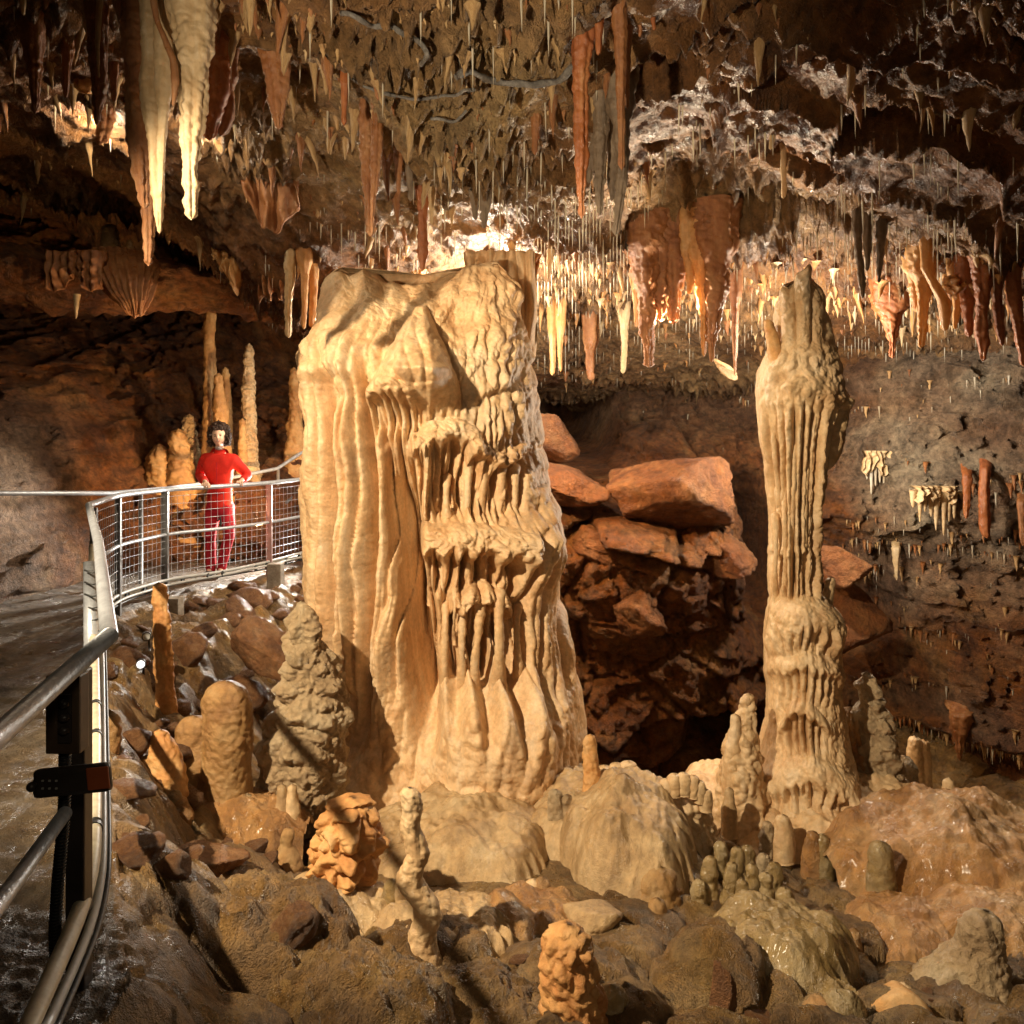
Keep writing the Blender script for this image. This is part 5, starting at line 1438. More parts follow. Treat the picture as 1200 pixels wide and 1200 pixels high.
rock('boulder', 590, 1080, 4.0, .17, .16, .15, M_WETO, 'reddish block behind the thin crooked stalagmite', 6, (.2, .2, 0))
rock('boulder', 1052, 1185, 3.5, .16, .14, .13, M_ORANGE, 'smooth orange boulder at the bottom edge right of centre', 31, (0, 0, 0), planes=40, rough=.015)
rock('boulder', 985, 1175, 3.4, .09, .08, .06, M_OLIVE, 'olive stacked stone left of the smooth orange boulder', 34)
rock('boulder', 960, 1190, 3.4, .07, .08, .05, M_STUMP, 'tan stone at the bottom edge by the olive stacked stone', 36)
rock('pointed_slab', 843, 1178, 3.3, .055, .05, .16, M_RUBBLE, 'upright pointed grey slab at the bottom edge', 38, (0, .08, .3), planes=9)
rock('boulder', 230, 1015, 4.0, .20, .16, .10, M_RUBBLE, 'jumbled brown rock left of the gourd shaped stalagmite', 51)
rock('broken_slab', 850, 432, 8.3, .15, .07, .05, M_ST_TAN, 'pale broken slab dangling tilted from the roof left of the slender column', 61, (0, .65, 0), cat='slab')
rock('boulder', 690, 1075, 4.1, .16, .14, .1, M_BROWNF, 'pitted brown rock behind the bright broken stump', 65, (0, .2, 0), planes=26, rough=.05)

# wet flowstone mound at the lower right
def mound(name, u, v, d, hw, dep, h, mat, label, seed):
    n = 150
    a = np.linspace(-1.05, 1.05, n)
    Yg, Xg = np.meshgrid(a, a, indexing='ij')
    r2 = Xg ** 2 + Yg ** 2
    X = Xg * hw; Y = Yg * dep
    ang = np.arctan2(Yg, Xg)
    q = r2 * (1 + .45 * perlin(Xg * 1.3 + seed, Yg * 1.3)) + .25 * perlin(Xg * 2.3 + seed, Yg * 2.3 + 7)
    Z = h * np.sqrt(np.clip(1.05 - q, 0, 2)) - .25 * np.clip(q - 1, 0, 2)
    Z = Z + .05 * np.abs(perlin(X * 4 + seed, Y * 4)) + .022 * np.abs(perlin(X * 11 + seed, Y * 11)) - (0 if mat is M_GROUND else .04) * pipes(ang * 4 + 2 * perlin(X * 2 + seed, Y * 2)) * sstep(.5, .9, q) + .28 * h * fbm(X * 3.2 + seed, Y * 3.2, o=4) + (.05 * fbm(X * 8 + seed, Y * 8, o=4, ridged=True) if mat is M_GROUND else .012 * fbm(X * 14, Y * 14, o=3, ridged=True)) + .01 * fbm(X * 20, Y * 20, o=2)
    V = np.stack([X, Y, Z], -1).reshape(-1, 3)
    c = at(u, v, d)
    g0 = gz_at(c.x, c.y) - .06
    c.z = max(c.z, g0 - (.14 if mat is M_GROUND else .03))
    o = link(name, mesh_np(name, V, grid_quads(n, n)), mat, None, c)
    tag(o, label, 'flowstone')


mound('flowstone_mound', 1125, 1075, 5.3, .85, .8, .48, M_WETO, 'big wet orange flowstone mound filling the lower right', 4)
mound('flowstone_mound', 945, 1015, 6.3, 1.0, .95, .58, M_PALE, 'broad pale skirt of flowstone fused to the foot of the slender column', 31)
mound('flowstone_mound', 285, 1160, 3.35, .46, .34, .24, M_GROUND, 'broad muddy hump in the foreground left of centre', 33)
mound('flowstone_mound', 420, 1200, 3.05, .36, .26, .18, M_GROUND, 'low muddy hump below the broad one', 35)
mound('flowstone_mound', 560, 1215, 3.25, .34, .28, .17, M_GROUND, 'muddy hump at the bottom edge below the crooked stalagmite', 37)
mound('flowstone_mound', 520, 1150, 3.85, .34, .26, .07, M_BROWNF, 'low tan flowstone apron carrying the crooked stalagmite', 39)
mound('flowstone_mound', 380, 1085, 4.0, .40, .26, .16, M_BROWNF, 'long tan hump under the orange lump', 41)
mound('flowstone_mound', 905, 1165, 3.95, .42, .36, .26, M_OLIVE, 'glossy olive brown hump at the bottom right of centre', 43)
mound('flowstone_mound', 620, 1120, 4.2, .30, .3, .17, M_WETO, 'reddish wet hump between crooked stalagmite and broken stump', 45)
mound('flowstone_mound', 1180, 1170, 4.5, .45, .4, .24, M_WETO, 'wet orange hump behind the large muddy stalagmite at the right edge', 47)
mound('flowstone_mound', 270, 1010, 4.9, .45, .35, .22, M_WETO, 'wet amber skirt joining the stalagmites on the left', 49)
mound('flowstone_mound', 1060, 1160, 4.6, .30, .4, .16, M_WETO, 'small wet flowstone tongue at the foot of the orange mound', 7)
mound('flowstone_dome', 738, 1040, 5.0, .44, .6, .50, M_BROWNF, 'smooth tan dome carrying the orange finger stalagmite', 12)
mound('flowstone_dome', 680, 1000, 5.5, .42, .55, .34, M_BROWNF, 'smooth tan dome left of the orange finger stalagmite', 15)
mound('flowstone_dome', 545, 1010, 5.3, .72, .75, .36, M_BROWNF, 'broad brown flowstone dome before the massive column', 19)
mound('flowstone_dome', 430, 985, 5.9, .42, .5, .24, M_BROWNF, 'smooth tan apron at the left foot of the massive column', 23)

# rubble: rocks one by one
rocks = []
for i in range(7):
    P, T = poly_rock(100 + i, 3, 10, rough=.07, smooth=26)
    me = mesh_np('rubble_stone', P, T); me.materials.append(M_RUBBLE)
    me.polygons.foreach_set('use_smooth', np.ones(len(me.polygons), bool)); rocks.append(me)
r = random.Random(5)
cnt = 0
while cnt < 138:
    y = r.uniform(2.4, 9.6)
    x = r.uniform(-.55, .6) * y if cnt > 110 else r.uniform(-3.6, -.8)
    sd = float(path_sd(np.array([x]), np.array([y]))[0])
    if sd < .1: continue
    if cnt <= 110 and (sd > 1.9 or y < 3.0): continue
    if cnt > 110 and y > 5.2: continue
    u_, v_ = px(x, y, gz_at(x, y))
    if cnt > 110 and (480 < u_ < 860 and v_ < 1080 or u_ > 1000 and v_ < 1130): continue
    s = r.uniform(.03, .10) * (1.0 if cnt <= 110 else .55)
    if cnt <= 110 and r.random() < .25: s *= 1.6
    o = bpy.data.objects.new('rubble_stone', rocks[r.randrange(7)]); COL.objects.link(o)
    o.location = (x, y, gz_at(x, y) + s * .25)
    o.scale = (s * r.uniform(.8, 1.5), s * r.uniform(.8, 1.3), s * r.uniform(.5, .9))
    o.rotation_euler = (r.uniform(-.5, .5), r.uniform(-.5, .5), r.uniform(0, 6))
    fl = o.scale[2] / max(o.scale[0], o.scale[1])
    shp = ('flat' if fl < .55 else 'blocky' if fl > .8 else 'wedge-shaped')
    sz = ('tiny ' if s < .045 else 'small ' if s < .065 else 'fist-sized ' if s < .09 else 'large ')
    if cnt <= 110:
        tx = sz + shp + ' brown stone on the bank ' + ('against the massive column' if u_ > 330 else 'under the right footing' if u_ > 290 else 'beneath the woman' if u_ > 240 else 'under the left footing' if u_ > 200 else
              'by the slim stalagmite' if y > 5 else 'beside the railing conduits') + (', high up' if v_ < 720 else ', halfway down' if v_ < 780 else ', low down')
    else:
        tx = sz + shp + ' brown stone on the foreground floor ' + ('near the railing' if u_ < 250 else 'near the orange lump' if u_ < 430 else 'near the crooked stalagmite' if u_ < 560 else 'left of the broken stump' if u_ < 660 else
              'right of the broken stump' if u_ < 860 else 'in the lower right')
    tag(o, tx, 'stone', 'loose stones below the walkway' if cnt <= 110 else 'loose stones in the foreground')
    cnt += 1

# rock ledge across the upper left with its flowstone
a = resample([(*at(-120, 300, 8.2), .30), (*at(0, 312, 8.3), .27), (*at(60, 325, 8.5), .24), (*at(130, 330, 8.8), .22), (*at(200, 326, 9.2), .24), (*at(260, 335, 9.4), .20), (*at(330, 350, 9.8), .2)], 220)
ledge_disp = lambda x, y, z, th: .20 * fbm(x * 1.6, y * 1.6, z * 2.5, 4) + .09 * np.abs(perlin(x * 5, y * 5, z * 5)) + .04 * fbm(x * 9, y * 3, z * 16, 3)
V, Q = sweep(a[:, :3] + np.array([0, .55, 0]), a[:, 3], 110, None, vertical=False)
# widen the ring in depth, then displace
C = np.repeat((a[:, :3] + np.array([0, .55, 0])), 110, 0)
dV = V - C
dV[:, 1] *= 3.2
V = C + dV
nrm = dV / (np.linalg.norm(dV, axis=1)[:, None] + 1e-9)
V = V + nrm * ledge_disp(V[:, 0], V[:, 1], V[:, 2], None)[:, None]
V, Q, T = caps(V, Q, 220, 110)
tag(link('rock_ledge', mesh_mixed('rock_ledge', V, Q, T), M_WALL), kind='structure')
fan = empty('flowstone_fan', at(150, 372, 8.45)); tag(fan, 'fan-shaped fluted flowstone spilling from the left ledge', 'flowstone')
formation('fan', [(140, 296, 34, 8.9), (144, 312, 38, 8.7), (148, 328, 33, 8.5), (151, 345, 24, 8.4), (156, 358, 14, 8.35), (158, 372, 4, 8.35)], 8.45, M_ST_BROWN, parent=fan, nth=120, n=70,
          tip='bottom', disp=noise_fn(.03, 4, .01, 12, .07, 26, .005, seed=3))
for (u, v0, v1) in [(146, 350, 366), (158, 360, 374), (165, 352, 372)]:
    formation('icicle', [(u, v0, 2.5), (u, v1, .8)], 8.3, M_ST_BROWN, parent=fan, nth=10, n=10, tip='bottom')
tag(curtain('drapery', None, 56, 122, 296, lambda a: 334 + 10 * math.sin(a * 9), 8.30, M_ST_BROWN, 7, .05, 33), 'brown rippled sheet of flowstone on the left ledge', 'drapery')
formation('stalactite', [(90, 345, 5), (89, 360, 2.5), (89, 374, 1)], 8.3, M_ST_CREAM, 'thin pale icicle under the left ledge', 'stalactite', None, nth=12, n=16, tip='bottom')

# ------------------------------------------------------------------ railings of the walkway
RT = rail_top[1:]
rail = empty('walkway_railing', (RT[3].x, RT[3].y, 0))
tag(rail, 'galvanised tubular railing with wire mesh along the walkway edge', 'railing')


def off(o, dz):
    return [Vector((p.x, p.y, p.z + dz)) for p in o]


def ptube(name, pts, r, mat, parent, n=10, sm=0):
    base = Vector(parent.location)
    if sm:
        a = resample([(p[0], p[1], p[2], r) for p in pts], sm); P = a[:, :3]; R = a[:, 3]
    else:
        P = np.array([tuple(p) for p in pts]); R = np.array([r] * len(P))
    V, Q = sweep(P - np.array(base), R, n, vertical=False)
    V, Q, T = caps(V, Q, len(P), n)
    return link(name, mesh_mixed(name, V, Q, T), mat, parent, (0, 0, 0))


def rail_pt(u, dz=0):
    """point of the far stretch of the top rail seen at column u"""
    for a, b in zip(RT[2:-1], RT[3:]):
        ua = 600 + F * a.x / a.y; ub = 600 + F * b.x / b.y
        if ua <= u <= ub:
            t = (u - ua) / (ub - ua)
            k = a.lerp(b, t)
            # perspective-correct enough for short spans
            return Vector((k.x, k.y, k.z + dz))
    return Vector(RT[-1]) + Vector((0, 0, dz))


near = [at(-140, 985, 1.15)] + RT[:2]
ptube('top_rail', near, .0245, M_STEEL, rail, 18)
ptube('top_rail', [RT[1] + Vector((0, 0, -.002)), RT[1].lerp(RT[2], .5) + Vector((0.02, 0, 0)), RT[2]], .0245, M_STEEL, rail, 18)
ptube('top_rail', RT[2:], .0235, M_STEEL, rail, 14, 80)
ptube('mid_rail', off(RT[2:], -.44), .017, M_STEEL, rail, 12, 80)
ptube('mid_rail', [at(-60, 1140, 1.5), at(0, 1058, 1.75), at(76, 953, 2.18)], .019, M_STEEL, rail, 14)
ptube('mid_rail', [RT[2] + Vector((0, 0, -.44)), RT[2].lerp(RT[1], .25) + Vector((0, 0, -.46))], .017, M_STEEL, rail, 12)


def post(u, mat, w=.045, parent=rail, top=0.0, pt=None, bot=-.12):
    p = pt if pt is not None else rail_pt(u)
    h = p.z - .02 - bot
    return box('post', (w, w * .6, h), Vector((p.x, p.y + .015, bot + h / 2)) - Vector(parent.location), mat, parent, .004)


post(137, M_STEEL2, .05); post(192, M_STEEL2, .065); post(315, M_RUSTPOST, .065); post(358, M_STEEL2, .05); post(400, M_STEEL2, .05)
post(0, M_STEEL2, .05, pt=RT[2] + Vector((.02, .02, 0)))
# mesh wires
for k, dz in enumerate([-.07, -.15, -.23, -.31, -.38, -.50, -.57, -.65, -.73, -.81]):
    pts = [p + Vector((.004 * math.sin(i * 2 + k), 0, .006 * math.sin(i * 3.1 + k * 2))) for i, p in enumerate(off(RT[2:], dz))]
    ptube('wire', pts, .0023, M_STEEL, rail, 5, 60)
seg = [0]
PR = resample([(p.x, p.y, p.z, 0) for p in RT[2:]], 400)[:, :3]
cum = np.concatenate([[0], np.cumsum(np.linalg.norm(np.diff(PR, axis=0), axis=1))])
s = .08
while s < cum[-1] - .05:
    p = np.array([np.interp(s, cum, PR[:, k]) for k in range(3)])
    ptube('wire', [Vector(p) + Vector((0, 0, -.06)), Vector(p) + Vector((.004, 0, -.45)), Vector(p) + Vector((0, 0, -.84))], .0018, M_STEEL, rail, 4)
    s += .075
# bundle of conduits at the foot of the railing
for k, (dz, dx, rr, m) in enumerate([(-.88, 0, .016, M_GCABLE), (-.92, .02, .013, M_GCABLE), (-.90, -.03, .011, M_PIPE), (-.945, .0, .008, M_CABLE)]):
    pts = [p + Vector((dx, -.03, dz + .012 * math.sin(i * 1.7 + k))) for i, p in enumerate(RT[2:])]
    ptube('cable', pts, rr, m, rail, 8, 70)
for u in (150, 170, 188, 215, 245, 262, 300, 313, 335, 350):
    p = rail_pt(u, -.91); ptube('clamp', [p + Vector((-.008, -.03, 0)), p + Vector((.008, -.03, 0))], .034, M_CABLE, rail, 10)
ptube('tie', [at(255, 611, 8.1), at(258, 606, 8.1), at(259, 615, 8.1)], .01, M_CABLE, rail, 6)

# big pale conduit following the edge towards the camera
cd = empty('conduit', at(110, 900, 3.2)); tag(cd, 'pale plastic conduit strapped along the path edge toward the camera', 'pipe')
pp = [at(108, 640, 6.0), at(108, 700, 5.5), at(111, 780, 4.4), at(112, 860, 3.5), at(111, 950, 2.8), at(109, 1010, 2.5), at(100, 1050, 2.34), at(85, 1090, 2.2), at(60, 1145, 2.0), at(28, 1215, 1.8), at(5, 1265, 1.7)]
ptube('pipe', pp, .0235, M_PIPE, cd, 16, 120)
pp2 = [at(118, 700, 5.6), at(120, 800, 4.3), at(121, 900, 3.3), at(121, 1000, 2.6), at(118, 1050, 2.4), at(98, 1110, 2.2), at(72, 1165, 2.0), at(50, 1215, 1.85)]
ptube('pipe', pp2, .013, M_GCABLE, cd, 12, 120)
ptube('cable', [p + Vector((.02, 0, -.012)) for p in pp2], .008, M_CABLE, cd, 8, 100)
for (u, v, d, k) in [(110, 1010, 2.52, .03), (106, 1036, 2.42, .03), (112, 900, 3.15, .028), (93, 1075, 2.28, .03)]:
    ptube('strap', [at(u - 8, v - 1, d), at(u, v + 1, d), at(u + 9, v - 2, d)], .0285 if k > .028 else .027, M_CABLE, cd, 16).scale = (1, 1, 1)
for o in list(cd.children):
    if o.name.startswith('strap'):
        bpy.data.objects.remove(o)
for (t0, t1) in [(0.52, 0.524), (0.60, 0.604), (0.70, 0.704), (.78, .785)]:
    a = resample([(p[0], p[1], p[2], 0) for p in pp], 400)[:, :3]
    i0 = int(t0 * 399); i1 = i0 + 3
    ptube('strap', [Vector(a[i0]), Vector(a[i1])], .027, M_CABLE, cd, 16)
# vertical wrapped pipe at the far bend
vp = empty('pipe_post', at(108, 720, 5.0)); tag(vp, 'grey vertical pipe wrapped with cable at the bend of the railing', 'pipe')
ptube('pipe', [at(107, 658, 4.9), at(108, 765, 4.8)], .045, M_STEEL, vp, 16)
for k in range(7):
    v = 668 + k * 14
    ptube('wrap', [at(99, v, 4.86 - .04), at(108, v + 3, 4.80), at(117, v + 1, 4.86 - .04)], .005, M_CABLE, vp, 6)

# near post with switch box and handset
np_ = empty('railing_post', at(84, 1150, 2.3)); tag(np_, 'dark near railing post with corrugated cable hose on its side', 'post')
b0 = at(84, 1150, 2.3); t0 = at(88, 800, 2.26)
box('post_body', (.055, .05, t0.z - b0.z + .05), ((t0.x + b0.x) / 2 - b0.x, .01, (t0.z - b0.z) / 2), M_PLASTIC, np_, .006)
ptube('hose', [at(66, 1140, 2.22), at(64, 1090, 2.2), at(68, 1030, 2.2), at(73, 980, 2.2), at(76, 930, 2.2), at(76, 880, 2.2)], .014, M_CABLE, np_, 12, 60)
for k in range(70):
    t = k / 69
    a = resample([(*at(66, 1140, 2.22), 0), (*at(64, 1090, 2.2), 0), (*at(68, 1030, 2.2), 0), (*at(73, 980, 2.2), 0), (*at(76, 930, 2.2), 0), (*at(76, 880, 2.2), 0)], 71)[:, :3] if k == 0 else a
    ptube('hose_ring', [Vector(a[k]), Vector(a[k]) + (Vector(a[k + 1]) - Vector(a[k])) * .45], .0165, M_GCABLE if False else M_CABLE, np_, 10)
ptube('post_cap', [at(90, 800, 2.27), at(90, 793, 2.27)], .026, M_PLASTIC, np_, 14)
sb = empty('switch_box', at(79, 880, 2.17)); tag(sb, 'brown switch box with three round black buttons on the near railing post', 'switch box')
bx_ = box('housing', (.092, .05, .212), at(79, 834, 2.17) - at(79, 880, 2.17), M_BOXM, sb, .006)
box('button_plate', (.036, .008, .13), at(76, 842, 2.141) - at(79, 880, 2.17), M_PLASTIC, sb, .003)
for v in (825, 841, 856):
    p = at(75, v, 2.13) - at(79, 880, 2.17)
    bm = bmesh.new(); bmesh.ops.create_uvsphere(bm, u_segments=20, v_segments=12, radius=.0145)
    bmesh.ops.scale(bm, vec=(1, .9, .85), verts=bm.verts)
    me = bpy.data.meshes.new('button'); bm.to_mesh(me); bm.free()
    link('button', me, M_PLASTIC, sb, p)
hs = empty('handset', at(84, 935, 2.1)); tag(hs, 'black handset with an orange label strapped across the near post', 'handset')
bp0 = at(84, 935, 2.1)
box('body', (.20, .028, .075), at(86, 914, 2.12) - bp0, M_PLASTIC, hs, .012, rot=(0, -.10, 0))
box('grip', (.045, .03, .055), at(50, 922, 2.12) - bp0, M_PLASTIC, hs, .014, rot=(0, -.1, 0))
box('label_plate', (.058, .006, .058), at(115, 912, 2.10) - bp0, M_ORLAB, hs, .003, rot=(0, -.10, 0))
bm = bmesh.new(); bmesh.ops.create_uvsphere(bm, u_segments=16, v_segments=10, radius=.013); me = bpy.data.meshes.new('knob'); bm.to_mesh(me); bm.free()
link('knob', me, M_PLASTIC, hs, at(37, 922, 2.1) - bp0)
for i in range(3):
    for j in range(2):
        box('key', (.006, .004, .005), at(50 + i * 8, 915 + j * 9, 2.10) - bp0, M_GCABLE, hs, .001)

# far railing
fr_ = empty('stair_railing', at(165, 685, 8.3)); tag(fr_, 'far handrail behind the woman rising with the steps', 'railing')
ff = [at(-120, 577, 6.3), at(0, 578, 6.9), at(130, 578, 7.9), at(200, 572, 8.9), at(240, 566, 9.5), at(325, 549, 10.4), at(366, 522, 11.0), at(400, 500, 11.5)]
ptube('top_rail', ff, .022, M_STEEL, fr_, 12)
for (u, v0, v1, d) in [(165, 575, 690, 8.4), (326, 550, 640, 10.4), (30, 578, 700, 7.1)][:2]:
    ptube('post', [at(u, v0, d), at(u, v1, d)], .022, M_STEEL2, fr_, 8)
ptube('lower_rail', [at(335, 590, 10.4), at(366, 556, 11.0), at(400, 530, 11.5)], .018, M_STEEL2, fr_, 8)

# concrete footings
for (u, v0, v1, d, lab) in [(203, 700, 775, 7.5, 'concrete footing under the walkway left of the woman'), (323, 660, 715, 8.6, 'concrete footing under the walkway right of the woman')]:
    p0 = at(u, v1, d); p1 = at(u, v0, d)
    o = box('concrete_footing', (.15, .14, p1.z - p0.z), p0.lerp(p1, .5), M_CONC, None, .008); tag(o, lab, 'footing', 'footings of the walkway')

# small floodlights in the rubble
for (u, v, d, e, lab) in [(161, 781, 5.6, 1, 'small lit round floodlight among the rubble'), (168, 748, 5.9, 0, 'second small floodlight above the lit one')]:
    fl = empty('floodlight', at(u, v + 8, d)); tag(fl, lab, 'floodlight', 'floodlights in the rubble')
    c = at(u, v, d) - at(u, v + 8, d)
    ax = Vector((.35, -.8, .1)).normalized()
    P0 = Vector(fl.location) + c + Vector((0, .05, 0))
    ptube('lamp_can', [P0 - ax * -.0 + ax * -.09, P0], .033, M_PLASTIC, fl, 18)
    ptube('lens', [P0 + ax * .001, P0 + ax * .006], .026, M_WHITE if e else M_GCABLE, fl, 18)
    ptube('bracket', [P0 + Vector((0, .04, -.03)), P0 + Vector((0, .05, -.12))], .008, M_PLASTIC, fl, 6)
# loose cables on the floor
for (pts, lab) in [([(200, 975, 4.4), (207, 985, 4.3), (209, 1000, 4.2), (207, 1012, 4.2)], 'short grey cable loop among the rocks at left'),
                   ([(252, 1036, 3.9), (262, 1045, 3.85), (270, 1055, 3.8)], 'end of a grey cable by the muddy boulder')]:
    tag(tube('cable', [at(*p) for p in pts], .008, M_GCABLE, None, 8, smooth_pts=30), lab, 'cable')

# small knobs and stub stalagmites fused to the mounds
r = random.Random(12)
dn = noise_fn(.006, 9, .008, 18, seed=5)
spots = [(1105, 1010, 5.2), (1160, 1040, 5.0), (1190, 1090, 4.6), (1075, 1040, 5.1), (700, 1085, 4.3), (640, 1050, 4.4), (735, 1110, 4.0), (800, 1075, 4.5), (300, 950, 4.9), (330, 955, 4.9),
         (205, 960, 4.5), (420, 1010, 4.3), (560, 1085, 4.1), (610, 1100, 4.0), (465, 1060, 4.0), (760, 1150, 3.8), (800, 1130, 3.9), (990, 1120, 4.3), (1010, 1060, 5.3), (960, 1010, 5.4),
         (865, 960, 5.6), (905, 985, 5.5), (1000, 960, 5.9), (1048, 905, 6.6), (520, 960, 5.4), (540, 965, 5.4), (700, 1130, 3.7), (655, 1165, 3.5)]
wh = lambda u: 'by the railing side' if u < 260 else 'near the orange lump' if u < 480 else 'before the massive column' if u < 640 else 'near the cracked domes' if u < 830 else 'around the slender column foot' if u < 1030 else 'on the wet orange mound'
for (u, v, d) in spots:
    k = r.randint(1, 3)
    for q in range(k):
        uu = u + r.uniform(-16, 16); vv = v + r.uniform(-8, 8); w = r.uniform(5, 11); h = r.uniform(12, 34)
        p_ = at(uu, vv, d)
        formation('knob_stalagmite', [(uu, vv - h, w * .7), (uu + r.uniform(-2, 2), vv - h * .5, w), (uu, vv, w * 1.4)], d, r.choice([M_BROWNF, M_OLIVE, M_CAUL, M_WETO, M_PALE]),
                  ('tall ' if h > 26 else 'low ' if h < 18 else 'mid-height ') + ('fat' if w > 8.5 else 'slim' if w < 6.5 else 'rounded') + ' calcite knob on the floor ' + wh(uu), 'stalagmite', 'little calcite knobs on the floor', nth=22, n=18, disp=dn, extend=.15)
# ------------------------------------------------------------------ the woman in red
HANDR = rail_pt(241); HANDL = rail_pt(281)
foot = at(252, 686, 8.74); foot.z = 0.012
wo = empty('person', foot)
tag(wo, 'woman in red jacket and trousers leaning on the walkway railing, dark curly hair', 'person')


def L(p):
    return Vector(p) - foot


def skin(name, verts, edges, mat, parent, sub=2, loc=None, root=0):
    """verts: list of (co, rx, ry); connected edges; grown with a Skin modifier"""
    me = bpy.data.meshes.new(name)
    me.from_pydata([tuple(v[0]) for v in verts], edges, [])
    o = bpy.data.objects.new(name, me); COL.objects.link(o)
    me.materials.append(mat)
    m = o.modifiers.new('skin', 'SKIN'); m.branch_smoothing = 0.1; m.use_smooth_shade = True
    for i, v in enumerate(verts):
        sv = me.skin_vertices[0].data[i]
        sv.radius = (v[1], v[2] if len(v) > 2 else v[1])
        sv.use_root = (i == root)
    s = o.modifiers.new('sub', 'SUBSURF'); s.levels = sub; s.render_levels = sub
    o.parent = parent
    if loc: o.location = loc
    return o


# joints (x right, y away from camera, z up; the figure faces the camera)
hR = L(HANDR + Vector((0, -.0, .03))); hL = L(HANDL + Vector((.0, .0, .03)))
pel = Vector((.045, .02, .84)); wst = Vector((.045, .03, .98)); chs = Vector((.04, .02, 1.18)); nb = Vector((.045, .03, 1.33)); nk = Vector((.05, .0, 1.40))
sR = Vector((-.115, .02, 1.285)); sL = Vector((.20, .02, 1.27))
eR = Vector((-.205, .10, 1.09)); eL = Vector((.335, .08, 1.10))
hipR = Vector((-.03, .02, .80)); hipL = Vector((.12, .02, .80))
kR = Vector((-.045, -.02, .45)); kL = Vector((.185, -.09, .47))
aR = Vector((-.055, .03, .09)); aL = Vector((.05, .05, .10))
tR = Vector((-.075, -.12, .035)); tL = Vector((.075, -.08, .035))

V = [(pel, .085, .07), (wst, .075, .06), (chs, .085, .065), (nb, .040, .04), (nk, .044, .044), (Vector((.05, -.01, 1.46)), .05, .05)]
E = [(0, 1), (1, 2), (2, 3), (3, 4), (4, 5)]


def add(chain, start):
    i = start
    for c in chain:
        V.append(c); E.append((i, len(V) - 1)); i = len(V) - 1
    return i


wr = add([(sR, .034), (eR, .03), (eR.lerp(hR, .8) + Vector((0, 0, .01)), .024)], 3)
palmR = add([(hR + Vector((0, .01, .0)), .026, .018)], wr)
wl = add([(sL, .034), (eL, .03), (eL.lerp(hL, .8) + Vector((0, 0, .01)), .024)], 3)
palmL = add([(hL + Vector((0, .01, .0)), .026, .018)], wl)
add([(hipR, .05), (kR, .042), (aR, .034), (aR * .5 + tR * .5 + Vector((0, 0, -.02)), .03), (tR, .026)], 0)
add([(hipL, .05), (kL, .042), (aL, .034), (aL * .5 + tL * .5 + Vector((0, 0, -.02)), .03), (tL, .026)], 0)
for (h, pi, sg) in ((hR, palmR, -1), (hL, palmL, 1)):
    for k in range(4):
        dx = (k - 1.5) * .019
        ln = [.8, 1.0, .95, .75][k]
        add([(h + Vector((dx, -.026, .012)), .0085), (h + Vector((dx, -.026 - .014 * ln, -.012)), .008), (h + Vector((dx, -.028 * ln, -.03 - .012 * ln)), .007)], pi)
    add([(h + Vector((-sg * .034, -.004, .0)), .009), (h + Vector((-sg * .042, -.01, -.024)), .0085), (h + Vector((-sg * .036, -.018, -.04)), .007)], pi)
body = skin('body', V, E, M_SKIN, wo)

# head: a shaped ball with brow, sockets, nose, chin; part of the body by sitting on its neck
hc = Vector((.052, -.02, 1.525))
turn = Matrix.Rotation(math.radians(10), 3, 'Z') @ Matrix.Rotation(math.radians(-5), 3, 'Y')
bm = bmesh.new(); bmesh.ops.create_uvsphere(bm, u_segments=48, v_segments=36, radius=1)
for v in bm.verts:
    x, y, z = v.co
    w = .073 * (1 - .22 * max(0, -z) ** 1.5); X = x * w; Y = y * .09; Z = z * .108
    if y < 0:
        fx = x; 
        Y -= .020 * math.exp(-(fx / .13) ** 2 - ((z + .10) / .16) ** 2)            # nose
        Y -= .006 * math.exp(-(fx / .10) ** 2 - ((z - .12) / .2) ** 2)
        Y += .010 * (math.exp(-((abs(fx) - .36) / .17) ** 2 - ((z - .10) / .10) ** 2))    # sockets
        Y -= .006 * math.exp(-(fx / .22) ** 2 - ((z + .42) / .10) ** 2)            # lips
        Y -= .010 * math.exp(-(fx / .25) ** 2 - ((z + .78) / .18) ** 2)            # chin
        Y -= .006 * math.exp(-((abs(fx) - .45) / .2) ** 2 - ((z + .25) / .2) ** 2)  # cheeks
    v.co = (X, Y, Z)
me = bpy.data.meshes.new('head'); bm.to_mesh(me); bm.free()
head = link('head', me, M_SKIN, wo, hc); head.rotation_euler = turn.to_euler()


def face_piece(name, co, size, mat, par=head):
    bm = bmesh.new(); bmesh.ops.create_uvsphere(bm, u_segments=14, v_segments=8, radius=1)
    bmesh.ops.scale(bm, vec=size, verts=bm.verts)
    me = bpy.data.meshes.new(name); bm.to_mesh(me); bm.free()
    return link(name, me, mat, par, co)


for s in (-1, 1):
    face_piece('eye', (s * .026, -.079, .010), (.011, .006, .0055), M_EYE)
    face_piece('eyebrow', (s * .027, -.084, .027), (.015, .004, .003), M_HAIR)
    face_piece('ear', (s * .072, .0, .0), (.010, .02, .03), M_SKIN)
face_piece('mouth', (0, -.088, -.045), (.021, .006, .0065), M_LIP)
face_piece('teeth', (0, -.0935, -.0445), (.013, .002, .003), M_TOOTH)

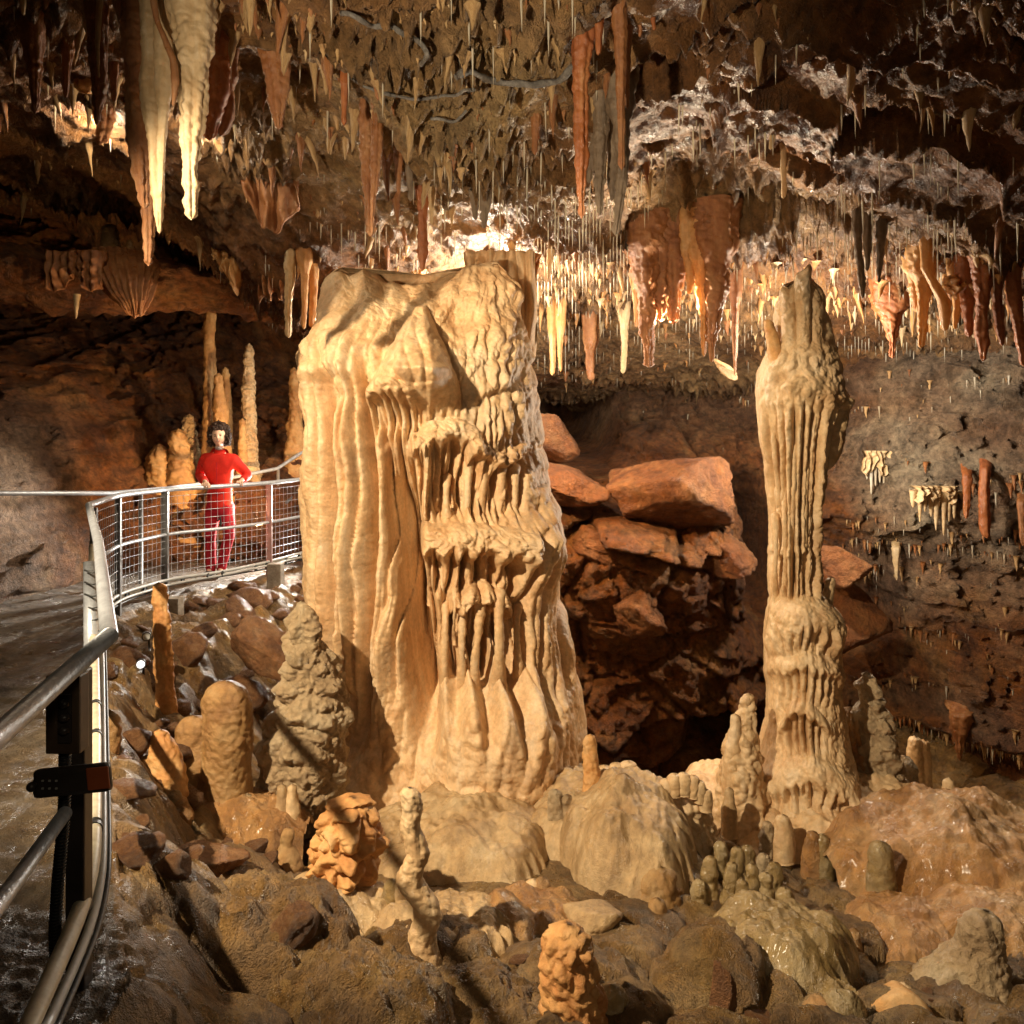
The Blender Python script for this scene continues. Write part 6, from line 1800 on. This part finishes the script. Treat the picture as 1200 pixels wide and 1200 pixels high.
# curly hair: a cap with hundreds of curls
r = random.Random(4)
parts = []
bm = bmesh.new(); bmesh.ops.create_icosphere(bm, subdivisions=4, radius=1)
HV = np.array([v.co[:] for v in bm.verts]); HT = np.array([[v.index for v in f.verts] for f in bm.faces]); bm.free()
P = HV * np.array([.103, .114, .122]) + np.array([0, .024, .024])
n_ = perlin(P[:, 0] * 40, P[:, 1] * 40, P[:, 2] * 40)
P = P * (1 + .09 * n_)[:, None]
# open the face: push the front inwards
front_m = (HV[:, 1] < -.35) & (HV[:, 2] < .42)
P[front_m, 1] = np.maximum(P[front_m, 1], -.02)
parts.append((P, HT))
bm = bmesh.new(); bmesh.ops.create_icosphere(bm, subdivisions=1, radius=1)
SV = np.array([v.co[:] for v in bm.verts]); ST = np.array([[v.index for v in f.verts] for f in bm.faces]); bm.free()
for k in range(520):
    a = r.uniform(0, 2 * math.pi); z = r.uniform(-.85, 1)
    q = math.sqrt(1 - z * z); x = q * math.cos(a); y = q * math.sin(a)
    if y < -.25 and z < .42: continue
    R_ = r.uniform(.96, 1.10)
    c = np.array([x * .108 * R_, y * .117 * R_ + .024, z * .126 * R_ + .020])
    if y < -.25: c[1] += .012
    sc = r.uniform(.012, .022)
    parts.append((SV * sc * np.array([1, 1, r.uniform(.8, 1.6)]) + c, ST))
for s in (-1, 1):
    for k in range(60):
        c = np.array([s * r.uniform(.072, .116), r.uniform(-.055, .05), r.uniform(-.10, .03)])
        parts.append((SV * r.uniform(.010, .018) + c, ST))
Vh, Th = join_arrays(parts)
hair = link('hair', mesh_np('hair', Vh, Th), M_HAIR, wo, hc); hair.rotation_euler = turn.to_euler()

# jacket
V = [(Vector((.045, .02, .70)), .150, .112), (Vector((.045, .02, .80)), .152, .115), (Vector((.045, .025, .92)), .142, .108), (Vector((.043, .03, 1.05)), .135, .10), (chs + Vector((0, 0, .02)), .148, .105), (Vector((.045, .025, 1.32)), .080, .070), (Vector((.047, .012, 1.41)), .066, .062)]
E = [(0, 1), (1, 2), (2, 3), (3, 4), (4, 5), (5, 6)]
add([(sR, .080), (sR.lerp(eR, .5), .066), (eR, .054), (eR.lerp(hR, .45), .047), (eR.lerp(hR, .82) + Vector((0, 0, .01)), .042)], 4)
add([(sL, .080), (sL.lerp(eL, .5), .066), (eL, .054), (eL.lerp(hL, .45), .047), (eL.lerp(hL, .82) + Vector((0, 0, .01)), .042)], 4)
jk = skin('jacket', V, E, M_JACKET, wo)
tx = bpy.data.textures.new('folds', 'CLOUDS'); tx.noise_scale = .09
dm_ = jk.modifiers.new('folds', 'DISPLACE'); dm_.texture = tx; dm_.strength = .018; dm_.mid_level = .5
bm = bmesh.new(); bmesh.ops.create_cube(bm, size=1); bmesh.ops.scale(bm, vec=(.006, .005, .44), verts=bm.verts)
me = bpy.data.meshes.new('zip'); bm.to_mesh(me); bm.free()
link('zip', me, M_TROUS, jk, (.05, -.088, 1.03), smooth=False)
face_piece('scarf', (.055, -.045, 1.40), (.036, .022, .022), M_SCARF, wo)
ptube('collar', [wo.location + Vector((.047, .012, 1.325)), wo.location + Vector((.049, .008, 1.39))], .062, M_JACKET, wo, 20)
# trousers
V = [(Vector((.045, .02, .98)), .120, .095), (Vector((.045, .02, .84)), .14, .108), (Vector((.045, .02, .73)), .15, .11)]
E = [(0, 1), (1, 2)]
add([(hipR + Vector((-.008, 0, -.12)), .095), (hipR.lerp(kR, .6), .076), (kR, .062), (kR.lerp(aR, .5), .058), (aR + Vector((0, 0, .0)), .056), (aR + Vector((0, 0, -.05)), .054)], 2)
add([(hipL + Vector((.008, 0, -.12)), .095), (hipL.lerp(kL, .6), .076), (kL, .064), (kL.lerp(aL, .5), .056), (aL + Vector((0, 0, .0)), .054), (aL + Vector((0, 0, -.05)), .052)], 2)
tr_ = skin('trousers', V, E, M_TROUS, wo)
dm_ = tr_.modifiers.new('folds', 'DISPLACE'); dm_.texture = tx; dm_.strength = .016; dm_.mid_level = .5
for a_, t_ in ((aR, tR), (aL, tL)):
    V = [(Vector((a_.x, a_.y + .035, .045)), .040, .045), (Vector((a_.x, a_.y, .05)), .046, .045), (a_.lerp(t_, .55) + Vector((0, 0, -.02)), .045, .036), (Vector((t_.x, t_.y, .036)), .040, .028)]
    s_ = skin('shoe', V, [(0, 1), (1, 2), (2, 3)], M_SHOE, wo)
